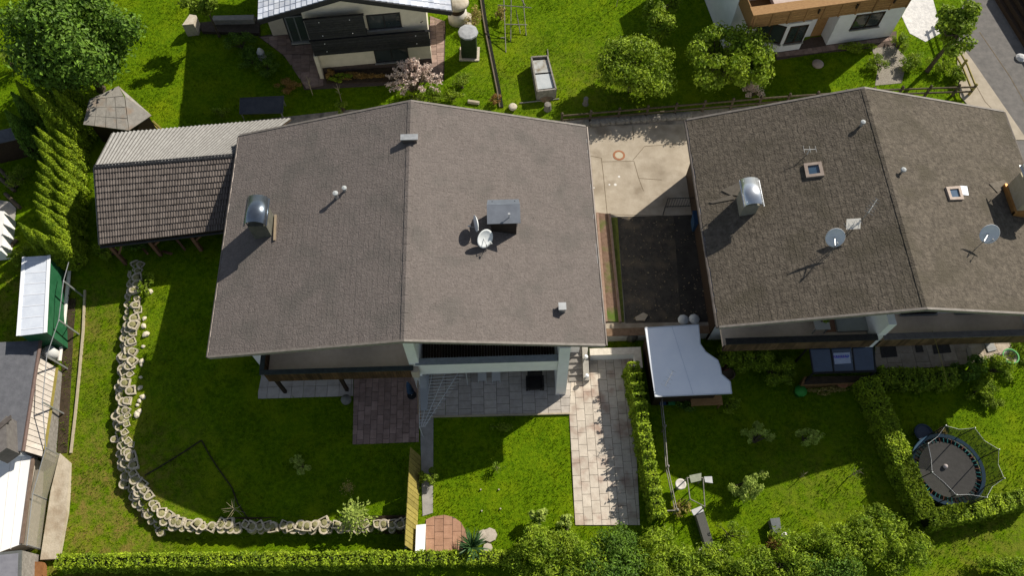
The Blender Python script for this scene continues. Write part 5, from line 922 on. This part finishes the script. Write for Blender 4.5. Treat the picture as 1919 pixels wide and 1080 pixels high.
for a,b in zip(dl,dl[1:]):
    p,q=P(*a,YARD),P(*b,YARD); MB().bar(p+Vector((0,0,.03)),q+Vector((0,0,.03)),.17,.07).build('channel',mat('ditch_black',(.008,.008,.006)),t); MB().bar(p+Vector((-.14,0,.06)),q+Vector((-.14,0,.06)),.08,.13).build('edging_board',mat('edging_brown',(.10,.08,.055),(.16,.13,.09),5,.9),t)
# little wall at the top left garden and bench
t=thing('garden_wall','pale pointed garden wall end left of the cream house','wall',P(362,62,YARD)); MB().hexa([P(352,68,YARD),P(373,66,YARD),P(378,50,YARD),P(366,48,YARD)],[p+Vector((0,0,1.0)) for p in (P(352,68,YARD),P(373,66,YARD),P(378,50,YARD),P(366,48,YARD))]).build('wall',STN,t)
sheet('timber_deck',[(372,42),(486,30),(486,62),(378,58)],YARD+.25,mat('deck_dark',(.04,.03,.024),(.07,.055,.045),5,.9),.3)
solo('garden_bench',MB().box(*(lambda p:(p.x-1.3,p.x+1.3,p.y-.2,p.y+.2,YARD+.25,YARD+.65))(P(440,40,YARD+.3))),mat('bench_grey',(.2,.19,.17),(.28,.26,.24),5,.9),'low grey bench on the dark deck at the top left','bench')
solo('stone_figure',MB().lathe(P(492,108,YARD),[(.3,0),(.22,.3),(.25,.5),(.1,.8),(.02,.85)],8),mat('figure_white',(.5,.5,.48)),'pale stone figure in the shaded bed left of the brown terrace','ornament')
# bank wall at the far right
t=thing('bank_wall','dark timber bank wall beyond the road at the top right','wall',P(1895,60,YARD))
for i in range(5):
    z=YARD+i*.32; a,b=P(1862-3*0,-10,YARD),P(1960,150,YARD); MB().bar(a+Vector((.25*i,.12*i,.16+i*.32)),b+Vector((.25*i,.12*i,.16+i*.32)),.3,.3).build('beam',DWOOD,t)
solo('snow_rocks',MB().lathe(P(1912,110,YARD),[(.3,0),(.35,.12),(.2,.25),(.02,.3)],8),mat('rock_white',(.45,.45,.45),(.55,.55,.55),5,.9),'pale rock at the foot of the timber bank wall','rock')
# ================================================================ vegetation
def at(x,y,z=YARD): p=P(x,y,z); return p
def gb(x,y): return G(x,y)
def tipbase(x,y,h):
    z=.6
    for _ in range(5): q=P(x,y,z+h); z=H1(q.x,q.y)
    return Vector((q.x,q.y,z-.05))
# big trees
c=P(128,78,5.0); tree('broadleaf_tree','big dark round leafy tree in the upper left corner',(c.x,c.y,H1(c.x,c.y)),8.0,(4.6,3.6),24000,'dark',.27,.3,46,.7,open_=.32,z0=.15)
c=P(1186,138,2.4); tree('leafy_tree','dark green round tree right of the upper lawn',(c.x,c.y,YARD),3.7,(3.0,2.5),15000,'mid',.17,.16,38,.72,open_=.29,z0=.12)
c=P(1358,114,2.9); tree('leafy_tree','spreading light green tree in front of the white house',(c.x,c.y,YARD),4.2,(3.3,2.85),12500,'mid',.19,.17,44,.75,open_=.24,z0=.2)
c=P(1738,133,YARD); k=P(1800,58,5.4); tree('leaning_tree','lime green tree with a dark leaning trunk by the road',c,6.2,(2.0,1.9),2800,'lime',.26,.17,18,.75,open_=.27,lean=(k.x-c.x,k.y-c.y),z0=.5)
c=P(1236,45,2.6); tree('round_tree','dense dark bush tree with lime crown left of the white house',(c.x,c.y,YARD),3.6,(1.1,1.2),3600,'mid',.22,.12,12,.6,open_=.42,z0=.05); shrub('lime_shrub','bright yellow green shrub at the very top centre right',P(1240,8,YARD+1.4).xy.to_3d()+Vector((0,0,YARD)),1.1,1.0,3.4,900,'lime',.22)
c=P(385,10,3.5); tree('garden_tree','light green tree with several dark stems left of the cream house',(c.x,c.y,YARD),4.6,(1.7,1.4),1700,'lime',.22,.1,12,.7,open_=.3,z0=.45)
# tall conifers in the upper left
for i,(x,y,h,r) in enumerate(((26,78,5.8,.85),(47,82,5.4,.75),(75,77,6.0,.9),(27,148,5.0,.8),(19,170,4.6,.75),(60,170,5.2,.85),(97,163,4.4,.75),(8,205,4,.8))):
    thuja('tall_conifer',ORD[i]+' tall dark pointed conifer from the upper left, below the round tree',tipbase(x,y,h),h,r,4200,'dark' if i%3==1 else 'thuja',.17,'tall conifers in the upper left')
tips=[(79,186),(75,213),(66,236),(60,252),(72,279),(69,300),(66,320),(65,340),(63,358),(62,375),(66,392),(75,406),(32,416),(60,428)]
for i,(x,y) in enumerate(tips): thuja('columnar_thuja',ORD[i]+' pointed thuja from the top of the left row beside the barn',tipbase(x,y,4.0),4.0,.55,3800,'thuja',.13,'thuja row beside the barn')
for i,(x,y) in enumerate([(112,200),(108,222),(105,246),(104,268),(103,290),(101,312),(100,334),(99,356),(98,378),(98,400),(97,422),(95,444)]): thuja('columnar_thuja',ORD[i]+' shorter thuja from the top of the right row next to the barn',tipbase(x,y,3.0),3.2,.6,3400,'thuja',.13,'second thuja row next to the barn')
# hedges
bh=[P(x,y,.75) for x,y in((108,1052),(300,1050),(520,1048),(700,1046),(880,1045),(978,1044))]
hedge('clipped_hedge','long clipped thuja hedge along the bottom edge of the gardens',bh,.62,1.5,1300,'thuja',.13,-.8,.09,tips=.14)
ph=[P(x,y,1.3) for x,y in((1186,686),(1199,760),(1210,830),(1222,900),(1236,965))]
hedge('clipped_hedge','narrow ragged thuja hedge along the right side of the paved path',ph,.62,1.45,1500,'thuja',.15,0,.07,tips=.3)
lh=[P(x,y,1.1) for x,y in((1628,712),(1664,790),(1700,880),(1738,965))]; hedge('garden_hedge','broad hedge descending left of the large trampoline',lh,.95,1.2,1700,'thuja',.14,0,.07)
lh2=[P(x,y,1.0) for x,y in((1744,972),(1830,955),(1935,930))]; hedge('garden_hedge','hedge running right below the large trampoline',lh2,.8,1.1,1600,'thuja',.14,0,.08)
lh3=[P(x,y,.7) for x,y in((1650,706),(1720,708),(1790,706))]; hedge('flower_hedge','leafy hedge below the stone terrace of the mossy house',lh3,.9,.85,1200,'mid',.15,0,.12)
# bottom shrubs
for i,(x,y,rx,ry,h,l,n,lab) in enumerate(((1010,1040,1.3,1.2,2.3,'mid',2600,'leafy shrub at the bottom left of the big shrub mass'),(1085,1052,1.5,1.4,2.6,'mid',3200,'leafy shrub at the bottom below the paved path'),(1160,1050,1.4,1.3,2.5,'dark',3000,'darker shrub at the bottom below the path hedge'),(1235,1052,1.4,1.3,2.4,'mid',2800,'leafy shrub at the bottom left of the cold frame'),(1310,1068,1.4,1.2,2.0,'mid',2400,'low shrub at the bottom just below the cold frame'),(1395,1062,1.5,1.2,2.0,'mid',2500,'leafy shrub at the bottom left of the hutch'),(1480,1055,1.5,1.3,2.0,'mid',2500,'leafy shrub at the bottom below the hutch'),(1560,1038,1.5,1.4,2.1,'mid',2700,'leafy shrub at the bottom right of the hutch'),(1630,1010,1.4,1.3,2.0,'mid',2500,'leafy shrub bulging up beside the broad hedge end'),(1690,1030,1.3,1.2,1.8,'mid',2200,'rightmost leafy shrub of the bottom mass'),(1560,1075,1.6,1.2,2.2,'dark',2200,'dark shrub at the very bottom right of centre'),(1140,1082,1.8,1.1,2.8,'dark',2400,'dark shrub at the very bottom under the path'),(1650,975,.8,.8,1.3,'lime',700,'small pale bush above the rightmost bottom shrubs'),(1890,1070,1.2,1.0,1.2,'mid',1300,'low shrub in the bottom right corner'))):
    p=P(x,y,h*.55); shrub('leafy_shrub',lab,(p.x,p.y,0),rx*1.1,ry*1.1,h,int(n*2.1),l,.17,ncl=26,asp=.34,group='shrubs along the bottom edge')
p=P(1010,975,.8); shrub('conifer_shrub','pale green young conifer at the lower left of the path',(p.x,p.y,0),.6,.6,1.3,500,'pale',.2,ncl=8,sparse=True); p=P(1065,985,.9); shrub('conifer_shrub','greyish young conifer beside the lower path edge',(p.x,p.y,0),.6,.5,1.3,500,'pale',.2,ncl=8,sparse=True)
# flowering and small shrubs
p=P(776,158,YARD+.9); t=thing('blossom_shrub','spreading pink flowering shrub before the cream house','shrub',(p.x,p.y,YARD)); mb=MB(); pts=[];outs=[]
for i in range(60):
    a=random.uniform(0,2*math.pi); k=random.uniform(.3,1); e=Vector((p.x+math.cos(a)*1.9*k,p.y+math.sin(a)*1.4*k,YARD+2.5-1.2*k*k+random.uniform(-.2,.2))); m_=Vector((p.x,p.y,YARD+.5)).lerp(e,.5)+Vector((0,0,.35)); mb.tube([(p.x,p.y,YARD),m_,e],.03,4,.01)
    for j in range(30): f=random.random()**.5; q=m_.lerp(e,f)+Vector((random.gauss(0,.07),random.gauss(0,.07),random.gauss(0,.05))); pts.append(q[:]); outs.append((random.gauss(0,1),random.gauss(0,1),.6))
mb.build('stems',BARK,t); V,Fq=leafmesh(np.array(pts),np.array(outs),.15,asp=.6); fastmesh('blossom',V,Fq,LEAF['pink'],t,(p.x,p.y,YARD))
SM=[('green_shrub','low green shrub under the pink flowering shrub',785,178,1.3,.8,.8,900,'mid'),('lime_shrub','lime shrub right of the pink flowering shrub',812,175,.7,.6,.9,600,'lime'),('blossom_shrub','small pink flowering ball below the light green tree',1414,168,.75,.7,1.1,600,'pink'),
('yellow_shrub','yellow brown shrub at the curved terrace edge',540,158,.8,.6,.8,700,'rust'),('green_shrub','dark green shrub left of the yellow brown shrub',500,120,.9,1.0,.8,900,'dark'),('green_shrub','dark shrub at the top left below the dark deck',450,80,1.2,1.0,1.0,1200,'dark'),('green_shrub','dark shrub beside the cream house terrace top',470,110,.9,.8,.8,800,'dark'),
('lime_shrub','thin lime sapling shrub behind the central roof',641,200,.45,.4,.9,260,'lime'),('lime_shrub','small lime shrub near the dark solar panel',412,210,.7,.5,.8,260,'lime'),
('straw_shrub','straw yellow shrub right of the stone oven',888,32,.55,.9,1.3,500,'straw'),('lime_shrub','loose lime shrub in the lawn left of the ditch',865,155,.8,.7,.9,500,'lime'),('green_shrub','green shrub in the lawn behind the central roof peak',846,180,.9,.5,.8,700,'mid'),('straw_shrub','dry brown tuft at the lower end of the ditch',928,185,.4,.4,.6,220,'rust'),('straw_shrub','straw coloured bush beside the trellis',939,25,.45,.5,.9,350,'straw'),
('pale_shrub','pale small shrub alone in the left shaded lawn',563,870,.75,.6,1.0,800,'pale'),('ball_shrub','lime ball shrub at the end of the yellow fence',803,894,.45,.45,.75,900,'lime'),('lime_shrub','lime leafy shrub in front of the shaded terrace kerb',940,800,.6,.5,.6,260,'lime'),
('pale_shrub','pale shrub upper left in the right garden lawn',1422,818,.85,.75,1.9,900,'pale'),('pale_shrub','pale shrub upper right in the right garden lawn',1518,816,.8,.65,1.9,800,'pale'),('pale_shrub','larger pale leafy shrub above the cold frame',1398,902,1.05,1.0,1.6,1500,'pale'),('twig_shrub','yellow twiggy bush right of the cold frame',1370,1000,1.0,1.0,1.3,420,'lime'),('rust_shrub','rusty orange tuft below the hutch',1455,1020,.5,.45,.4,420,'rust'),
('green_shrub','green shrub with pale flowers at the barn corner',205,470,1.0,.7,.9,900,'mid'),('green_shrub','leafy plant at the upper end of the planter wall',275,525,.4,.9,.5,350,'mid'),('green_shrub','low weeds along the barn front',250,462,.9,.4,.5,400,'dark'),
('green_shrub','tall leafy plants right of the notched shed roof',1400,672,1.3,.9,1.5,2200,'mid'),('green_shrub','leafy climbing plants at the left edge of the mossy house',1368,668,.7,.8,1.5,1200,'mid'),('green_shrub','leafy plants before the dark canopy left side',1450,690,1.1,.9,1.4,1600,'mid'),('lime_shrub','pale lime tuft left of the glass canopy',1470,708,.6,.6,1.0,450,'lime'),
('green_shrub','round dark bush at the right of the stone terrace',1820,692,.95,.8,1.2,1500,'dark'),('green_shrub','dense bush beside the wicker basket',1870,690,.9,.8,1.3,1400,'mid'),('green_shrub','bush at the right edge below the balcony',1915,660,.8,.9,1.5,1400,'mid'),('green_shrub','light leafy shrub below the round dark bush',1835,728,1.1,.6,.9,1200,'mid'),('lime_shrub','small lime shrub left of the sunny right lawn',1858,755,.6,.5,.6,400,'lime'),
('grass_tuft','pale grass tuft above the blue trampoline rim',1763,812,.3,.3,.9,160,'straw'),
('green_shrub','shrub in the rock garden under the leaning tree',1715,118,1.1,.9,.9,1200,'mid'),('green_shrub','green shrub right in the road corner bed',1775,120,.9,1.0,.9,1000,'mid'),('lime_shrub','lime shrub left of the rock garden',1650,118,.8,.7,.8,600,'lime'),('green_shrub','tall grasses at the white house corner',1690,78,.5,.9,1.1,700,'lime'),('green_shrub','low plants along the white house wall',1600,88,1.6,.4,.5,700,'mid'),('green_shrub','shrub at the bend of the rail fence',1800,150,.5,.7,.6,500,'mid'),
('rust_shrub','red and green bedding plants under the cream house window',680,142,1.8,.35,.4,900,'rust'),('green_shrub','green bedding plants left under the cream house wall',640,146,.8,.35,.45,500,'mid'),('rust_shrub','yellow grasses at the left end of the flower bed',618,140,.35,.4,.7,250,'rust'),
('green_shrub','plants under the eave of the white shed left',1275,758,.8,.5,.7,500,'dark'),('green_shrub','weedy plants right of the work table',1365,755,.7,.6,.7,500,'mid'),('straw_shrub','yellowish weeds inside the wooden arch',1275,950,.5,.5,.5,260,'straw'),('green_shrub','yellow green plants in front of the timber planter',1545,730,1.2,.3,.5,500,'straw'),
('lime_shrub','lime bush between the logs at the left edge',35,330,.9,.8,.8,500,'lime'),('lime_shrub','lime bush above the white container',35,480,.6,.7,.9,500,'lime'),('lime_shrub','bright lime conifer at the far upper left edge',14,112,.9,.8,2.0,700,'lime')]
for nm,lab,x,y,rx,ry,h,n,l in SM:
    z=gb(x,y).z; p=P(x,y,z+h*.5); shrub(nm,lab,(p.x,p.y,H1(p.x,p.y)),rx,ry,h,int(n*1.3),l,.14,ncl=12,asp=.38,sparse='pale' in nm or 'twig' in nm)
# star-shaped young spruce by the planter wall, bare sapling, yucca
p=P(668,975,0); t=thing('young_spruce','bright lime young spruce beside the lower planter wall','conifer',(p.x,p.y,0)); mb=MB().tube([p,p+Vector((0,0,1.5))],.035,6,.01); pts=[];outs=[];al=[]
for lv in range(6):
    for k in range(7):
        a=k*.9+lv*.5; L=1.0*(1-lv/7); d=Vector((math.cos(a),math.sin(a),.12)); s0=p+Vector((0,0,.25+lv*.22)); mb.tube([s0,s0+d*L],.012,4,.004)
        for j in range(22): q=s0+d*L*random.uniform(.15,1); pts.append((q.x+random.gauss(0,.05),q.y+random.gauss(0,.05),q.z+random.gauss(0,.03))); outs.append((0,0,1)); al.append(d[:])
mb.build('trunk',BARK,t); V,Fq=leafmesh(np.array(pts),np.array(outs),.14,asp=.5,along=np.array(al)); fastmesh('crown',V,Fq,LEAF['pale'],t,p)
def twigs(name,label,x,y,h,n,sp=.5,m=None,leaf=None):
    p=G(x,y); t=thing(name,label,'sapling',p); mb=MB().tube([p,p+Vector((.02,0,h*.5)),p+Vector((0,.03,h))],.028,5,.008)
    for i in range(n): a=random.uniform(0,6.28); z=random.uniform(.25,.9)*h; s0=p+Vector((0,0,z)); mb.tube([s0,s0+Vector((math.cos(a)*sp*random.uniform(.5,1),math.sin(a)*sp*random.uniform(.5,1),random.uniform(.05,.3)*h))],.012,4,.004)
    mb.build('stem',m or mat('twig_pale',(.26,.22,.13),(.36,.3,.2),6,.9),t)
    if leaf: 
        pp=np.array([(p.x+random.gauss(0,sp*.5),p.y+random.gauss(0,sp*.5),p.z+h*random.uniform(.4,1)) for _ in range(160)]); V,Fq=leafmesh(pp,RN.normal(0,1,(160,3)),.1); fastmesh('foliage',V,Fq,LEAF[leaf],t,p)
    return t
twigs('bare_sapling','bare pale star shaped sapling at the dark edging strip',447,960,1.2,14,.6)
twigs('bare_sapling','thin yellowish sapling above the young spruce',656,920,1.0,7,.3,leaf='straw')
twigs('bare_sapling','bare sapling with a long shadow in the sunny right lawn',1590,895,1.6,10,.4)
twigs('bare_sapling','tiny bare sapling left in the sunny right lawn',1500,895,.8,4,.25); twigs('bare_sapling','thin young tree behind the solar panel in the shade',586,178,1.7,8,.35); twigs('bare_sapling','thin young tree left of the lime sapling behind the roof',640,190,1.6,8,.35)
twigs('bare_sapling','bare branch plant at the top centre lawn edge',1155,12,1.5,8,.6); twigs('bare_sapling','sapling at the right end of the flower strip by the lawn',930,880,.6,5,.25,leaf='lime')
p=P(886,1030,0); t=thing('yucca','dark spiky yucca at the right of the brick circle','yucca',(p.x,p.y,0)); MB().tube([p,p+Vector((0,0,.6))],.1,8,.07).build('trunk',BARK,t); mb=MB()
for i in range(110):
    a=random.uniform(0,6.28); e=random.uniform(-.3,1.4); L=random.uniform(.7,1.05); d=Vector((math.cos(a)*math.cos(e),math.sin(a)*math.cos(e),math.sin(e))); s0=p+Vector((0,0,.6)); sd_=d.cross(Vector((0,0,1))).normalized()*.035; m_=s0+d*L*.5; tp=s0+d*L+Vector((0,0,-.18*L)); mb.add([s0,m_-sd_,tp,m_+sd_],[(0,1,2,3)])
mb.build('foliage',mat('yucca_leaf',(.02,.06,.015),(.05,.1,.03),4,.5,island=.3),t)
# creeping green between the planter stones
pts=[]
for q,d in along([a.copy() for a in wall_w],.12):
    nrm=Vector((d.y,-d.x,0)); k=random.random()
    for _ in range(5 if q.y<9.5 and q.x<wall_w[8].x+.3 else 2): o=random.uniform(-.45,.35); pts.append((q.x-nrm.x*o+random.gauss(0,.08),q.y-nrm.y*o+random.gauss(0,.08),q.z+LOW+.26+o*.55+random.uniform(0,.14)))
pts=np.array(pts); V,Fq=leafmesh(pts,np.tile([0,0,1.],(len(pts),1)),.16); o=fastmesh('ground_cover',V,Fq,LEAF['lime'],None,tuple(wall_w[5])); o['kind']='stuff'; tag(o,'lime creeping plants growing over the planter stones','ground cover')
# ================================================================ grass blades
n=260000; x=RN.uniform(-33,36,n); y=RN.uniform(3,42,n); keep=np.ones(n,bool)
for poly in EXCL: keep&=~pip(x,y,poly)[0]
for bx in ((-12.8,4,15.4,26),(11,26.9,16.1,26.1)): keep&=~((x>bx[0])&(x<bx[1])&(y>bx[2])&(y<bx[3]))
fr=np.abs(x)<(y*.62+21); keep&=fr; x=x[keep];y=y[keep]; n=len(x); z=hgt(x,y); a=RN.uniform(0,2*np.pi,n); h=RN.uniform(.05,.15,n)*(1+.5*np.sin(x*1.3)*np.sin(y*1.7)); wd=.022
cl=np.stack([np.cos(a),np.sin(a)],1); ln=RN.normal(0,.06,(n,2)); V=np.zeros((n,3,3)); V[:,0,:2]=np.stack([x,y],1)-cl*wd; V[:,1,:2]=np.stack([x,y],1)+cl*wd; V[:,2,:2]=np.stack([x,y],1)+ln; V[:,:,2]=z[:,None]-.01; V[:,2,2]+=h
o=fastmesh('grass',V.reshape(-1,3),np.arange(3*n).reshape(n,3),mat('grass_blade',(.058,.118,.002),(.15,.24,.004),3,.9,island=.4,trans=.3,c3=(.17,.23,.006),s3=.5,spec=.02),None,(0,0,0)); o['kind']='stuff'; tag(o,'short green lawn grass covering the gardens','grass')
